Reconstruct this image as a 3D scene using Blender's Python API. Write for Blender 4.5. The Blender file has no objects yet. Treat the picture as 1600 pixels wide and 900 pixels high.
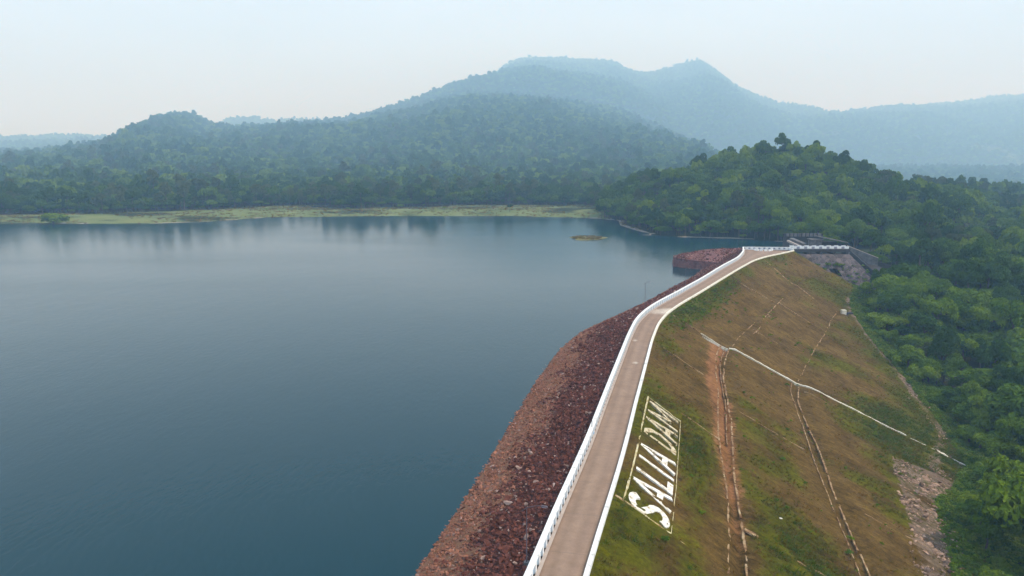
import bpy, math, random
import numpy as np
from mathutils import Vector

# ------------------------------------------------------------------ camera, world, sun, exposure
sc = bpy.context.scene
COL = sc.collection
CAM_H = 42.0
cam_d = bpy.data.cameras.new("camera")
cam_d.sensor_width = 36.0
cam_d.lens = 36.0 * 1150 / 1600
cam_d.clip_start = 0.5
cam_d.clip_end = 30000
cam = bpy.data.objects.new("camera", cam_d)
COL.objects.link(cam)
cam.location = (0, 0, CAM_H)
cam.rotation_euler = (math.radians(90) - math.atan(205 / 1150), 0, 0)
sc.camera = cam

SUN_EL, SUN_AZ = 52.0, 108.0          # azimuth clockwise from +Y: from the right, a little behind
w = bpy.data.worlds.new("World")
sc.world = w
w.use_nodes = True
nt = w.node_tree
bg = nt.nodes["Background"]
sky = nt.nodes.new("ShaderNodeTexSky")
sky.sky_type = 'NISHITA'
sky.sun_disc = False
sky.sun_elevation = math.radians(SUN_EL)
sky.sun_rotation = math.radians(SUN_AZ)
sky.air_density = 1.0
sky.dust_density = 1.5
sky.ozone_density = 1.0
mixw = nt.nodes.new("ShaderNodeMix")
mixw.data_type = 'RGBA'
mixw.inputs[0].default_value = 0.75            # a bright veil of thin high cloud over the whole sky
mixw.inputs[7].default_value = (7.6, 9.6, 12.1, 1)
nt.links.new(sky.outputs[0], mixw.inputs[6])
skn = nt.nodes.new("ShaderNodeTexNoise"); skn.inputs["Scale"].default_value = 2.2; skn.inputs["Detail"].default_value = 5
skm = nt.nodes.new("ShaderNodeMapping"); skm.inputs["Scale"].default_value = (1, 1, 5)
skt = nt.nodes.new("ShaderNodeTexCoord")
nt.links.new(skt.outputs["Generated"], skm.inputs["Vector"]); nt.links.new(skm.outputs[0], skn.inputs["Vector"])
skr = nt.nodes.new("ShaderNodeMapRange"); skr.inputs[1].default_value = 0.3; skr.inputs[2].default_value = 0.7; skr.inputs[3].default_value = 0.93; skr.inputs[4].default_value = 1.04
nt.links.new(skn.outputs["Fac"], skr.inputs[0])
skx = nt.nodes.new("ShaderNodeMix"); skx.data_type = 'RGBA'; skx.blend_type = 'MULTIPLY'; skx.inputs[0].default_value = 1.0
nt.links.new(mixw.outputs[2], skx.inputs[6]); nt.links.new(skr.outputs[0], skx.inputs[7])
nt.links.new(skx.outputs[2], bg.inputs[0])
bg.inputs[1].default_value = 0.135
sd = bpy.data.lights.new("sun", 'SUN')
sd.energy = 3.1
sd.angle = math.radians(0.6)
sd.color = (1.0, 0.90, 0.70)
sun = bpy.data.objects.new("sun", sd)
COL.objects.link(sun)
_a, _e = math.radians(SUN_AZ), math.radians(SUN_EL)
sun.rotation_euler = Vector((math.sin(_a) * math.cos(_e), math.cos(_a) * math.cos(_e), math.sin(_e))).to_track_quat('Z', 'Y').to_euler()
sun.location = (200, -100, 300)
sc.view_settings.view_transform = 'Standard'
sc.view_settings.look = 'None'
sc.view_settings.exposure = 0.0
sc.view_settings.gamma = 1.0
cy = sc.cycles
cy.max_bounces = 8
cy.diffuse_bounces = 3
cy.glossy_bounces = 3
cy.transmission_bounces = 4
cy.volume_bounces = 6
cy.transparent_max_bounces = 8
cy.use_denoising = True
cy.sample_clamp_indirect = 6.0

rng = np.random.default_rng(7)
random.seed(7)

# ------------------------------------------------------------------ helpers
def tag(o, label=None, cat=None, group=None, kind=None):
    if label: o["label"] = label
    if cat: o["category"] = cat
    if group: o["group"] = group
    if kind: o["kind"] = kind
    return o

def link(name, me, parent=None, loc=None):
    o = bpy.data.objects.new(name, me)
    COL.objects.link(o)
    if parent: o.parent = parent
    if loc is not None: o.location = loc
    return o

def empty(name, loc):
    o = bpy.data.objects.new(name, None)
    COL.objects.link(o)
    o.location = loc
    o.empty_display_size = 0.5
    return o

def mesh(name, V, F, mats, smooth=False, mi=None):
    me = bpy.data.meshes.new(name)
    me.from_pydata([tuple(map(float, v)) for v in V], [], [tuple(map(int, f)) for f in F])
    for m in (mats if isinstance(mats, (list, tuple)) else [mats]): me.materials.append(m)
    if smooth: me.polygons.foreach_set("use_smooth", [True] * len(me.polygons))
    if mi is not None: me.polygons.foreach_set("material_index", mi)
    me.update()
    return me

def grid_faces(a, b):
    i, j = np.meshgrid(np.arange(a - 1), np.arange(b - 1), indexing='ij')
    k = (i * b + j).ravel()
    return np.c_[k, k + b, k + b + 1, k + 1]

class MB:
    def __init__(s): s.V, s.F = [], []
    def add(s, V, F):
        o = len(s.V)
        s.V += [tuple(v) for v in V]
        s.F += [tuple(i + o for i in f) for f in F]
        return s
    def box(s, c, size, rz=0.0, taper=1.0):
        x, y, z = size[0] / 2, size[1] / 2, size[2] / 2
        V = []
        ca, sa = math.cos(rz), math.sin(rz)
        for (sx, sy, sz) in [(-1,-1,-1),(1,-1,-1),(1,1,-1),(-1,1,-1),(-1,-1,1),(1,-1,1),(1,1,1),(-1,1,1)]:
            k = taper if sz > 0 else 1
            px, py = sx * x * k, sy * y * k
            V.append((c[0] + px * ca - py * sa, c[1] + px * sa + py * ca, c[2] + sz * z))
        return s.add(V, [(3,2,1,0),(4,5,6,7),(0,1,5,4),(1,2,6,5),(2,3,7,6),(3,0,4,7)])
    def prism(s, V8):          # 4 bottom corners then 4 top corners
        return s.add(V8, [(3,2,1,0),(4,5,6,7),(0,1,5,4),(1,2,6,5),(2,3,7,6),(3,0,4,7)])
    def tube(s, pts, rad, n=8):
        pts = [Vector(p) for p in pts]
        V, F = [], []
        for i, p in enumerate(pts):
            t = (pts[min(i + 1, len(pts) - 1)] - pts[max(i - 1, 0)]).normalized()
            u = t.orthogonal().normalized() if abs(t.z) < 0.99 else Vector((1, 0, 0))
            v = t.cross(u).normalized(); u = v.cross(t)
            for k in range(n):
                a = 2 * math.pi * k / n
                V.append(p + (u * math.cos(a) + v * math.sin(a)) * rad[i])
        for i in range(len(pts) - 1):
            for k in range(n):
                F.append((i*n+k, i*n+(k+1)%n, (i+1)*n+(k+1)%n, (i+1)*n+k))
        F.append(tuple(range(n - 1, -1, -1)))
        F.append(tuple((len(pts) - 1) * n + k for k in range(n)))
        return s.add(V, F)
    def me(s, name, m, smooth=False): return mesh(name, s.V, s.F, m, smooth)
    def build(s, name, m, parent=None, smooth=False, loc=None): return link(name, s.me(name, m, smooth), parent, loc)

# value noise
def _h(ix, iy, seed):
    n = (ix.astype(np.int64) * 374761393 + iy.astype(np.int64) * 668265263 + seed * 974711) & 0xFFFFFFFF
    n = ((n ^ (n >> 13)) * 1274126177) & 0xFFFFFFFF
    return ((n ^ (n >> 16)) & 0xFFFF) / 65535.0
def vnoise(x, y, seed=0):
    x = np.asarray(x, float); y = np.asarray(y, float)
    ix, iy = np.floor(x), np.floor(y)
    fx, fy = x - ix, y - iy
    fx = fx * fx * (3 - 2 * fx); fy = fy * fy * (3 - 2 * fy)
    a, b = _h(ix, iy, seed), _h(ix + 1, iy, seed)
    c, d = _h(ix, iy + 1, seed), _h(ix + 1, iy + 1, seed)
    return (a * (1 - fx) + b * fx) * (1 - fy) + (c * (1 - fx) + d * fx) * fy
def fbm(x, y, oct=4, seed=0):
    s, a, t = 0, 0.5, 0
    for i in range(oct):
        s = s + a * (vnoise(x * 2**i, y * 2**i, seed + i) - 0.5); t += a; a *= 0.5
    return s / t * 2
def sstep(e0, e1, x):
    t = np.clip((x - e0) / (e1 - e0), 0, 1)
    return t * t * (3 - 2 * t)

# ------------------------------------------------------------------ materials
def mat(name):
    m = bpy.data.materials.new(name)
    m.use_nodes = True
    n = m.node_tree.nodes; l = m.node_tree.links
    return m, n, l, n["Principled BSDF"]

def noise_mat(name, cols, scale=1.0, rough=0.9, bump=0.0, bscale=None, detail=6, coords='Object', pos=None, spec=0.3, var=0.0):
    m, n, l, p = mat(name)
    tc = n.new("ShaderNodeTexCoord")
    nz = n.new("ShaderNodeTexNoise"); nz.inputs["Scale"].default_value = scale; nz.inputs["Detail"].default_value = detail
    nz.inputs["Roughness"].default_value = 0.65
    l.new(tc.outputs[coords], nz.inputs["Vector"])
    r = n.new("ShaderNodeValToRGB")
    e = r.color_ramp.elements
    k = len(cols)
    ps = pos or [0.3 + 0.4 * i / max(1, k - 1) for i in range(k)]
    e[0].position, e[0].color = ps[0], (*cols[0], 1)
    e[1].position, e[1].color = ps[-1], (*cols[-1], 1)
    for i in range(1, k - 1):
        q = e.new(ps[i]); q.color = (*cols[i], 1)
    l.new(nz.outputs["Fac"], r.inputs["Fac"])
    out = r.outputs["Color"]
    if var:
        oi = n.new("ShaderNodeObjectInfo")
        mr = n.new("ShaderNodeMapRange"); mr.inputs[3].default_value = 1 - var; mr.inputs[4].default_value = 1 + var
        l.new(oi.outputs["Random"], mr.inputs[0])
        hv = n.new("ShaderNodeHueSaturation"); l.new(mr.outputs[0], hv.inputs["Value"]); l.new(out, hv.inputs["Color"])
        out = hv.outputs["Color"]
    l.new(out, p.inputs["Base Color"])
    p.inputs["Roughness"].default_value = rough
    p.inputs["Specular IOR Level"].default_value = spec
    if bump:
        b = n.new("ShaderNodeBump"); b.inputs["Distance"].default_value = bump; b.inputs["Strength"].default_value = 0.8
        nb = n.new("ShaderNodeTexNoise"); nb.inputs["Scale"].default_value = bscale or scale * 3; nb.inputs["Detail"].default_value = 5
        l.new(tc.outputs[coords], nb.inputs["Vector"])
        l.new(nb.outputs["Fac"], b.inputs["Height"]); l.new(b.outputs[0], p.inputs["Normal"])
    return m

M = {}
M['white'] = noise_mat("white_paint", [(0.40, 0.39, 0.36), (0.70, 0.70, 0.69), (0.80, 0.81, 0.81)], 0.8, 0.8, 0.01, 8, detail=10, pos=[0.3, 0.42, 0.56])
M['white2'] = noise_mat("cream_limewash", [(0.50, 0.45, 0.34), (0.78, 0.74, 0.64)], 0.9, 0.8, 0.01, 8, pos=[0.28, 0.5])
M['blue'] = noise_mat("pale_blue_paint", [(0.26, 0.42, 0.58), (0.40, 0.56, 0.72)], 1.5, 0.7, 0.01, 8)
M['plinth'] = noise_mat("pinkish_concrete", [(0.36, 0.29, 0.25), (0.47, 0.39, 0.34)], 0.8, 0.9, 0.01, 9)
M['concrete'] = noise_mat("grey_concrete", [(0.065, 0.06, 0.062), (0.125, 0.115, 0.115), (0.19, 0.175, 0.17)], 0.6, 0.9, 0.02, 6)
M['darkconc'] = noise_mat("dark_concrete", [(0.022, 0.020, 0.022), (0.052, 0.046, 0.048)], 0.5, 0.9, 0.02, 5)  # dark mottled tone for the darker spillway parts
M['drain'] = noise_mat("worn_tan_concrete", [(0.14, 0.065, 0.025), (0.30, 0.18, 0.085), (0.46, 0.36, 0.22)], 0.7, 0.9, 0.02, 5, pos=[.38, .52, .68])
M['chute'] = noise_mat("pale_cream_concrete", [(0.33, 0.25, 0.15), (0.58, 0.53, 0.42), (0.70, 0.66, 0.56)], 0.35, 0.9, 0.02, 5, pos=[0.3, 0.42, 0.6])
M['letter'] = noise_mat("whitewashed_stone", [(0.30, 0.23, 0.12), (0.66, 0.61, 0.52), (0.80, 0.78, 0.74)], 1.3, 0.85, 0.03, 5, pos=[0.33, 0.45, 0.6])
M['letter_worn'] = noise_mat("worn_whitewash", [(0.13, 0.085, 0.03), (0.46, 0.37, 0.22), (0.68, 0.62, 0.48)], 1.3, 0.85, 0.03, 5, pos=[0.36, 0.47, 0.66])
M['frame_paint'] = noise_mat("yellowed_frame_paint", [(0.20, 0.13, 0.04), (0.48, 0.39, 0.19), (0.62, 0.55, 0.36)], 0.6, 0.85, 0.02, 5, pos=[0.3, 0.45, 0.6])
M['lilac'] = noise_mat("weathered_lilac_render", [(0.20, 0.20, 0.25), (0.34, 0.34, 0.40)], 1.0, 0.85)
M['steel'] = noise_mat("weathered_steel", [(0.07, 0.05, 0.06), (0.13, 0.10, 0.12)], 2, 0.5)
M['lamp'] = noise_mat("lamp_glass", [(0.55, 0.57, 0.6), (0.7, 0.7, 0.72)], 3, 0.3)

def masonry_mat(name, cols, sx, mortar):
    m, n, l, p = mat(name)
    tc = n.new("ShaderNodeTexCoord")
    v = n.new("ShaderNodeTexVoronoi"); v.inputs["Scale"].default_value = sx
    v2 = n.new("ShaderNodeTexVoronoi"); v2.feature = 'DISTANCE_TO_EDGE'; v2.inputs["Scale"].default_value = sx
    l.new(tc.outputs["Object"], v.inputs["Vector"]); l.new(tc.outputs["Object"], v2.inputs["Vector"])
    sep = n.new("ShaderNodeSeparateColor"); l.new(v.outputs["Color"], sep.inputs[0])
    r = n.new("ShaderNodeValToRGB")
    r.color_ramp.elements[0].color = (*cols[0], 1); r.color_ramp.elements[1].color = (*cols[-1], 1)
    for i, c in enumerate(cols[1:-1]):
        q = r.color_ramp.elements.new((i + 1) / (len(cols) - 1)); q.color = (*c, 1)
    l.new(sep.outputs[0], r.inputs[0])
    rr = n.new("ShaderNodeValToRGB"); rr.color_ramp.elements[0].position = 0.02; rr.color_ramp.elements[1].position = 0.08
    l.new(v2.outputs["Distance"], rr.inputs[0])
    mx = n.new("ShaderNodeMix"); mx.data_type = 'RGBA'
    l.new(rr.outputs[0], mx.inputs[0]); mx.inputs[6].default_value = (*mortar, 1); l.new(r.outputs[0], mx.inputs[7])
    l.new(mx.outputs[2], p.inputs["Base Color"]); p.inputs["Roughness"].default_value = 0.9
    b = n.new("ShaderNodeBump"); b.inputs["Distance"].default_value = 0.15
    l.new(rr.outputs[0], b.inputs["Height"]); l.new(b.outputs[0], p.inputs["Normal"])
    return m
M['masonry'] = masonry_mat("purple_grey_masonry", [(0.034, 0.025, 0.027), (0.080, 0.060, 0.062), (0.155, 0.120, 0.12)], 0.6, (0.10, 0.082, 0.082))
M['redwall'] = masonry_mat("red_laterite_masonry", [(0.12, 0.035, 0.030), (0.19, 0.062, 0.052), (0.25, 0.095, 0.08)], 0.8, (0.12, 0.06, 0.06))

# ground-type materials that read a mask attribute
def attr_mat(name, layers, scale=0.15, rough=0.95, bump=0.15, bscale=1.2, streak=False):
    """layers: [(colour lo, colour hi, attribute or None)] stacked; attribute values are masks broken up by noise"""
    m, n, l, p = mat(name)
    tc = n.new("ShaderNodeTexCoord")
    nz = n.new("ShaderNodeTexNoise"); nz.inputs["Scale"].default_value = scale; nz.inputs["Detail"].default_value = 9; nz.inputs["Roughness"].default_value = 0.7
    l.new(tc.outputs["Object"], nz.inputs["Vector"])
    nf = n.new("ShaderNodeTexNoise"); nf.inputs["Scale"].default_value = 1.4; nf.inputs["Detail"].default_value = 8; nf.inputs["Roughness"].default_value = 0.75
    l.new(tc.outputs["Object"], nf.inputs["Vector"])
    if streak:                  # erosion and growth run down the slope
        sa = n.new("ShaderNodeAttribute"); sa.attribute_name = "slope_sd"
        l.new(sa.outputs["Vector"], nf.inputs["Vector"]); nf.inputs["Scale"].default_value = 1.0; nf.inputs["Roughness"].default_value = 0.8
    cur = None
    for lo, hi, at in layers:
        r = n.new("ShaderNodeValToRGB")
        r.color_ramp.elements[0].position = 0.40; r.color_ramp.elements[1].position = 0.60
        r.color_ramp.elements[0].color = (*lo, 1); r.color_ramp.elements[1].color = (*hi, 1)
        ad = n.new("ShaderNodeMath"); ad.operation = 'MULTIPLY_ADD'; ad.inputs[1].default_value = 0.5
        h = n.new("ShaderNodeMath"); h.operation = 'MULTIPLY'; h.inputs[1].default_value = 0.5
        l.new(nz.outputs["Fac"], h.inputs[0]); l.new(nf.outputs["Fac"], ad.inputs[0]); l.new(h.outputs[0], ad.inputs[2])
        l.new(ad.outputs[0], r.inputs[0])
        if cur is None: cur = r.outputs[0]; continue
        a = n.new("ShaderNodeAttribute"); a.attribute_name = at
        # mask + (noise-0.5)*0.9 -> smooth threshold
        s1 = n.new("ShaderNodeMath"); s1.operation = 'MULTIPLY_ADD'; s1.inputs[1].default_value = 1.3
        l.new(nz.outputs["Fac"], s1.inputs[0]); l.new(a.outputs["Fac"], s1.inputs[2])
        s2 = n.new("ShaderNodeMath"); s2.operation = 'MULTIPLY_ADD'; s2.inputs[1].default_value = 0.7
        l.new(nf.outputs["Fac"], s2.inputs[0]); l.new(s1.outputs[0], s2.inputs[2])
        mr = n.new("ShaderNodeMapRange"); mr.interpolation_type = 'SMOOTHSTEP'
        mr.inputs[1].default_value = 1.32; mr.inputs[2].default_value = 1.68
        l.new(s2.outputs[0], mr.inputs[0])
        mx = n.new("ShaderNodeMix"); mx.data_type = 'RGBA'
        l.new(mr.outputs[0], mx.inputs[0]); l.new(cur, mx.inputs[6]); l.new(r.outputs[0], mx.inputs[7])
        cur = mx.outputs[2]
    if streak:                  # bare specks, litter and dry clumps a foot or two across
        nk = n.new("ShaderNodeTexNoise"); nk.inputs["Scale"].default_value = 1.1; nk.inputs["Detail"].default_value = 10; nk.inputs["Roughness"].default_value = 0.85
        l.new(tc.outputs["Object"], nk.inputs["Vector"])
        rk_ = n.new("ShaderNodeMapRange"); rk_.inputs[1].default_value = 0.35; rk_.inputs[2].default_value = 0.65; rk_.inputs[3].default_value = 0.55; rk_.inputs[4].default_value = 1.5
        l.new(nk.outputs["Fac"], rk_.inputs[0])
        hk = n.new("ShaderNodeHueSaturation"); l.new(rk_.outputs[0], hk.inputs["Value"]); l.new(cur, hk.inputs["Color"]); cur = hk.outputs["Color"]
    l.new(cur, p.inputs["Base Color"])
    p.inputs["Roughness"].default_value = rough; p.inputs["Specular IOR Level"].default_value = 0.03
    b = n.new("ShaderNodeBump"); b.inputs["Distance"].default_value = bump; b.inputs["Strength"].default_value = 0.9
    nb = n.new("ShaderNodeTexNoise"); nb.inputs["Scale"].default_value = bscale; nb.inputs["Detail"].default_value = 8; nb.inputs["Roughness"].default_value = 0.7
    l.new(tc.outputs["Object"], nb.inputs["Vector"]); l.new(nb.outputs["Fac"], b.inputs["Height"]); l.new(b.outputs[0], p.inputs["Normal"])
    return m

M['ground'] = attr_mat("ground_cover", [((0.020, 0.026, 0.012), (0.040, 0.050, 0.020), None),
                                        ((0.085, 0.125, 0.045), (0.185, 0.205, 0.085), "grass_mask"),
                                        ((0.22, 0.19, 0.15), (0.34, 0.30, 0.25), "beach_mask")], 0.03)
M['slope'] = attr_mat("dry_grass_slope", [((0.054, 0.031, 0.006), (0.152, 0.093, 0.026), None),
                                          ((0.034, 0.038, 0.001), (0.108, 0.100, 0.003), "grass_mask"),
                                          ((0.150, 0.066, 0.024), (0.270, 0.130, 0.055), "soil_mask"),
                                          ((0.11, 0.075, 0.05), (0.20, 0.145, 0.105), "path_mask")], 0.12, bump=0.35, bscale=2.0, streak=True)
M['riprap'] = attr_mat("riprap_base", [((0.035, 0.014, 0.011), (0.08, 0.035, 0.028), None),
                                       ((0.15, 0.075, 0.045), (0.22, 0.12, 0.075), "low_mask")], 0.3, bump=0.3, bscale=1.8)

def foliage_mat(name, c0, c1, trans=0.22):
    m, n, l, p = mat(name)
    oi = n.new("ShaderNodeObjectInfo")
    ge = n.new("ShaderNodeNewGeometry")
    mx = n.new("ShaderNodeMix"); mx.data_type = 'RGBA'
    ad = n.new("ShaderNodeMath"); ad.operation = 'MULTIPLY_ADD'; ad.inputs[1].default_value = 0.65
    h = n.new("ShaderNodeMath"); h.operation = 'MULTIPLY'; h.inputs[1].default_value = 0.35
    l.new(ge.outputs["Random Per Island"], h.inputs[0]); l.new(oi.outputs["Random"], ad.inputs[0]); l.new(h.outputs[0], ad.inputs[2])
    l.new(ad.outputs[0], mx.inputs[0]); mx.inputs[6].default_value = (*c0, 1); mx.inputs[7].default_value = (*c1, 1)
    l.new(mx.outputs[2], p.inputs["Base Color"])
    p.inputs["Roughness"].default_value = 0.8; p.inputs["Specular IOR Level"].default_value = 0.08
    t = n.new("ShaderNodeBsdfTranslucent"); l.new(mx.outputs[2], t.inputs[0])
    ms = n.new("ShaderNodeMixShader"); ms.inputs[0].default_value = trans
    l.new(p.outputs[0], ms.inputs[1]); l.new(t.outputs[0], ms.inputs[2])
    l.new(ms.outputs[0], n["Material Output"].inputs[0])
    return m
LEAF = [foliage_mat("leaf_bright_green", (0.066, 0.132, 0.004), (0.190, 0.262, 0.012)),
        foliage_mat("leaf_dark_green", (0.020, 0.054, 0.005), (0.060, 0.115, 0.012)),
        foliage_mat("leaf_mid_green", (0.036, 0.088, 0.004), (0.115, 0.185, 0.013)),
        foliage_mat("leaf_grey_green", (0.045, 0.066, 0.018), (0.105, 0.130, 0.038)),
        foliage_mat("leaf_yellow_green", (0.095, 0.145, 0.010), (0.185, 0.230, 0.020))]
M['bark'] = noise_mat("bark", [(0.06, 0.045, 0.032), (0.13, 0.10, 0.075)], 3, 0.95, 0.03, 10)
M['tuft'] = foliage_mat("grass_blades", (0.095, 0.083, 0.008), (0.18, 0.14, 0.02), 0.35)
M['tuft_dry'] = foliage_mat("dry_grass_blades", (0.15, 0.085, 0.02), (0.24, 0.14, 0.04), 0.35)
M['tuft_green'] = foliage_mat("green_grass_blades", (0.050, 0.085, 0.004), (0.11, 0.145, 0.010), 0.35)

# water
def water_mat():
    m, n, l, p = mat("lake_water")
    p.inputs["Base Color"].default_value = (0.0005, 0.030, 0.044, 1)
    p.inputs["IOR"].default_value = 1.22
    p.inputs["Roughness"].default_value = 0.12
    tc = n.new("ShaderNodeTexCoord")
    mp = n.new("ShaderNodeMapping"); mp.inputs["Rotation"].default_value = (0, 0, 0.5); mp.inputs["Scale"].default_value = (1, 0.45, 1)
    l.new(tc.outputs["Object"], mp.inputs["Vector"])
    n1 = n.new("ShaderNodeTexNoise"); n1.inputs["Scale"].default_value = 0.9; n1.inputs["Detail"].default_value = 5; n1.inputs["Roughness"].default_value = 0.6
    l.new(mp.outputs[0], n1.inputs["Vector"])
    n2 = n.new("ShaderNodeTexNoise"); n2.inputs["Scale"].default_value = 0.006; n2.inputs["Detail"].default_value = 3
    mp2 = n.new("ShaderNodeMapping"); mp2.inputs["Scale"].default_value = (0.5, 2.2, 1); mp2.inputs["Rotation"].default_value = (0, 0, -0.12)
    l.new(tc.outputs["Object"], mp2.inputs["Vector"]); l.new(mp2.outputs[0], n2.inputs["Vector"])
    mr = n.new("ShaderNodeMapRange"); mr.inputs[1].default_value = 0.4; mr.inputs[2].default_value = 0.6; mr.inputs[3].default_value = 0.09; mr.inputs[4].default_value = 0.15
    l.new(n2.outputs["Fac"], mr.inputs[0]); l.new(mr.outputs[0], p.inputs["Roughness"])
    n3 = n.new("ShaderNodeTexNoise"); n3.inputs["Scale"].default_value = 0.16; n3.inputs["Detail"].default_value = 4
    l.new(mp.outputs[0], n3.inputs["Vector"])
    b3 = n.new("ShaderNodeBump"); b3.inputs["Distance"].default_value = 0.5; b3.inputs["Strength"].default_value = 0.13
    l.new(n3.outputs["Fac"], b3.inputs["Height"])
    b = n.new("ShaderNodeBump"); b.inputs["Distance"].default_value = 0.12; b.inputs["Strength"].default_value = 0.4
    l.new(b3.outputs[0], b.inputs["Normal"])
    l.new(n1.outputs["Fac"], b.inputs["Height"]); l.new(b.outputs[0], p.inputs["Normal"])
    return m
M['water'] = water_mat()

def road_mat():
    m, n, l, p = mat("road_concrete")
    tc = n.new("ShaderNodeTexCoord"); uv = n.new("ShaderNodeAttribute"); uv.attribute_name = "along"
    ac = n.new("ShaderNodeAttribute"); ac.attribute_name = "across"
    nz = n.new("ShaderNodeTexNoise"); nz.inputs["Scale"].default_value = 0.3; nz.inputs["Detail"].default_value = 12; nz.inputs["Roughness"].default_value = 0.8
    l.new(tc.outputs["Object"], nz.inputs["Vector"])
    r = n.new("ShaderNodeValToRGB"); e = r.color_ramp.elements
    e[0].position, e[0].color = 0.32, (0.205, 0.132, 0.089, 1); e[1].position, e[1].color = 0.68, (0.310, 0.208, 0.146, 1)
    l.new(nz.outputs["Fac"], r.inputs[0])
    # cast-slab joints every 9 m
    mo = n.new("ShaderNodeMath"); mo.operation = 'PINGPONG'; mo.inputs[1].default_value = 4.5; l.new(uv.outputs["Fac"], mo.inputs[0])
    lt = n.new("ShaderNodeMath"); lt.operation = 'LESS_THAN'; lt.inputs[1].default_value = 0.07; l.new(mo.outputs[0], lt.inputs[0])
    # wheel-worn paler strip in the middle of the lane
    cr = n.new("ShaderNodeValToRGB"); ce = cr.color_ramp.elements
    ce[0].position, ce[0].color = 0.02, (0.66, 0.63, 0.58, 1); ce[1].position, ce[1].color = 0.5, (1.1, 1.1, 1.1, 1)
    q = ce.new(0.13); q.color = (1.04, 1.03, 1.02, 1); q = ce.new(0.28); q.color = (.84, .84, .84, 1); q = ce.new(0.40); q.color = (1.06, 1.06, 1.06, 1); q = ce.new(0.68); q.color = (.86, .85, .85, 1); q = ce.new(0.86); q.color = (1.02, 1, 1, 1); q = ce.new(0.98); q.color = (0.62, 0.60, 0.56, 1)
    l.new(ac.outputs["Fac"], cr.inputs[0])
    mu = n.new("ShaderNodeMix"); mu.data_type = 'RGBA'; mu.blend_type = 'MULTIPLY'; mu.inputs[0].default_value = 0.8
    l.new(r.outputs[0], mu.inputs[6]); l.new(cr.outputs[0], mu.inputs[7])
    mj = n.new("ShaderNodeMix"); mj.data_type = 'RGBA'
    ms = n.new("ShaderNodeMath"); ms.operation = 'MULTIPLY'; ms.inputs[1].default_value = 0.3; l.new(lt.outputs[0], ms.inputs[0])
    l.new(ms.outputs[0], mj.inputs[0]); l.new(mu.outputs[2], mj.inputs[6]); mj.inputs[7].default_value = (0.12, 0.10, 0.09, 1)
    sa = n.new("ShaderNodeAttribute"); sa.attribute_name = "sand_mask"
    mk = n.new("ShaderNodeMix"); mk.data_type = 'RGBA'
    sm = n.new("ShaderNodeMath"); sm.operation = 'MULTIPLY'; l.new(sa.outputs["Fac"], sm.inputs[0]); l.new(nz.outputs["Fac"], sm.inputs[1])
    sm2 = n.new("ShaderNodeMapRange"); sm2.inputs[1].default_value = 0.2; sm2.inputs[2].default_value = 0.5; l.new(sm.outputs[0], sm2.inputs[0])
    l.new(sm2.outputs[0], mk.inputs[0]); l.new(mj.outputs[2], mk.inputs[6]); mk.inputs[7].default_value = (0.55, 0.47, 0.39, 1)
    l.new(mk.outputs[2], p.inputs["Base Color"]); p.inputs["Roughness"].default_value = 0.9
    return m
M['road'] = road_mat()

# ------------------------------------------------------------------ dam geometry in plan (metres; camera above the origin, crest road at z = 0)
WATER_Z = -8.0
LW = [(-15,-60),(-12,-20),(-8,20),(-2.5,50),(2.5,68.6),(4.1,74.9),(6.0,82.3),(9.0,93.2),(12.0,104.5),(16.3,122),(21.7,143.5),(27.7,167.4),(32.3,184.2),(36.9,195.9),(42.1,206.4),(51.1,222.2),(66,249.4),(80.4,277.3),(94.1,302),(102.5,322),(107.0,337)]
RW = [(-10.2,-61),(-7.2,-21),(-3.2,19),(2.2,49),(7,67.5),(8.8,74.3),(10.8,81.6),(13.9,93),(17,105),(20.9,121),(26.2,142),(32.2,166),(37.3,184),(42.2,196.5),(48.3,208.5),(56.5,223),(71,249.5),(85.3,275.5),(98.5,298.5),(107.5,310.5),(118,321),(128,332)]
def resample(p, step, sig):
    p = np.array(p, float)
    l = np.r_[0, np.cumsum(np.hypot(*np.diff(p, axis=0).T))]
    n = int(l[-1] / 0.5); t = np.linspace(0, l[-1], n)
    q = np.c_[np.interp(t, l, p[:, 0]), np.interp(t, l, p[:, 1])]
    k = int(sig * 3 / 0.5); wt = np.exp(-0.5 * (np.arange(-k, k + 1) * 0.5 / sig) ** 2); wt /= wt.sum()
    e = np.vstack([2 * q[0] - q[k:0:-1], q, 2 * q[-1] - q[-2:-k - 2:-1]])
    q = np.c_[np.convolve(e[:, 0], wt, 'valid'), np.convolve(e[:, 1], wt, 'valid')]
    l = np.r_[0, np.cumsum(np.hypot(*np.diff(q, axis=0).T))]
    t = np.arange(0, l[-1], step)
    return np.c_[np.interp(t, l, q[:, 0]), np.interp(t, l, q[:, 1])]
def tangents(q, sig):
    d = np.gradient(q, axis=0); k = int(sig * 3)
    wt = np.exp(-0.5 * (np.arange(-k, k + 1) / sig) ** 2); wt /= wt.sum()
    e = np.vstack([np.repeat(d[:1], k, 0), d, np.repeat(d[-1:], k, 0)])
    d = np.c_[np.convolve(e[:, 0], wt, 'valid'), np.convolve(e[:, 1], wt, 'valid')]
    return d / np.hypot(*d.T)[:, None]
LC = resample(LW, 1.0, 4); RC = resample(RW, 1.0, 4)
RT = tangents(RC, 22); LT = tangents(LC, 15); LTs = tangents(LC, 3); RTs = tangents(RC, 3)
RN = np.c_[RT[:, 1], -RT[:, 0]]; LN = np.c_[-LT[:, 1], LT[:, 0]]
RNs = np.c_[RTs[:, 1], -RTs[:, 0]]; LNs = np.c_[-LTs[:, 1], LTs[:, 0]]
NL, NR = len(LC), len(RC)
def lerp(A, s):
    s = np.asarray(s, float); i = np.clip(s.astype(int), 0, len(A) - 2); f = (s - i)[..., None]
    return A[i] * (1 - f) + A[i + 1] * f
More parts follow.
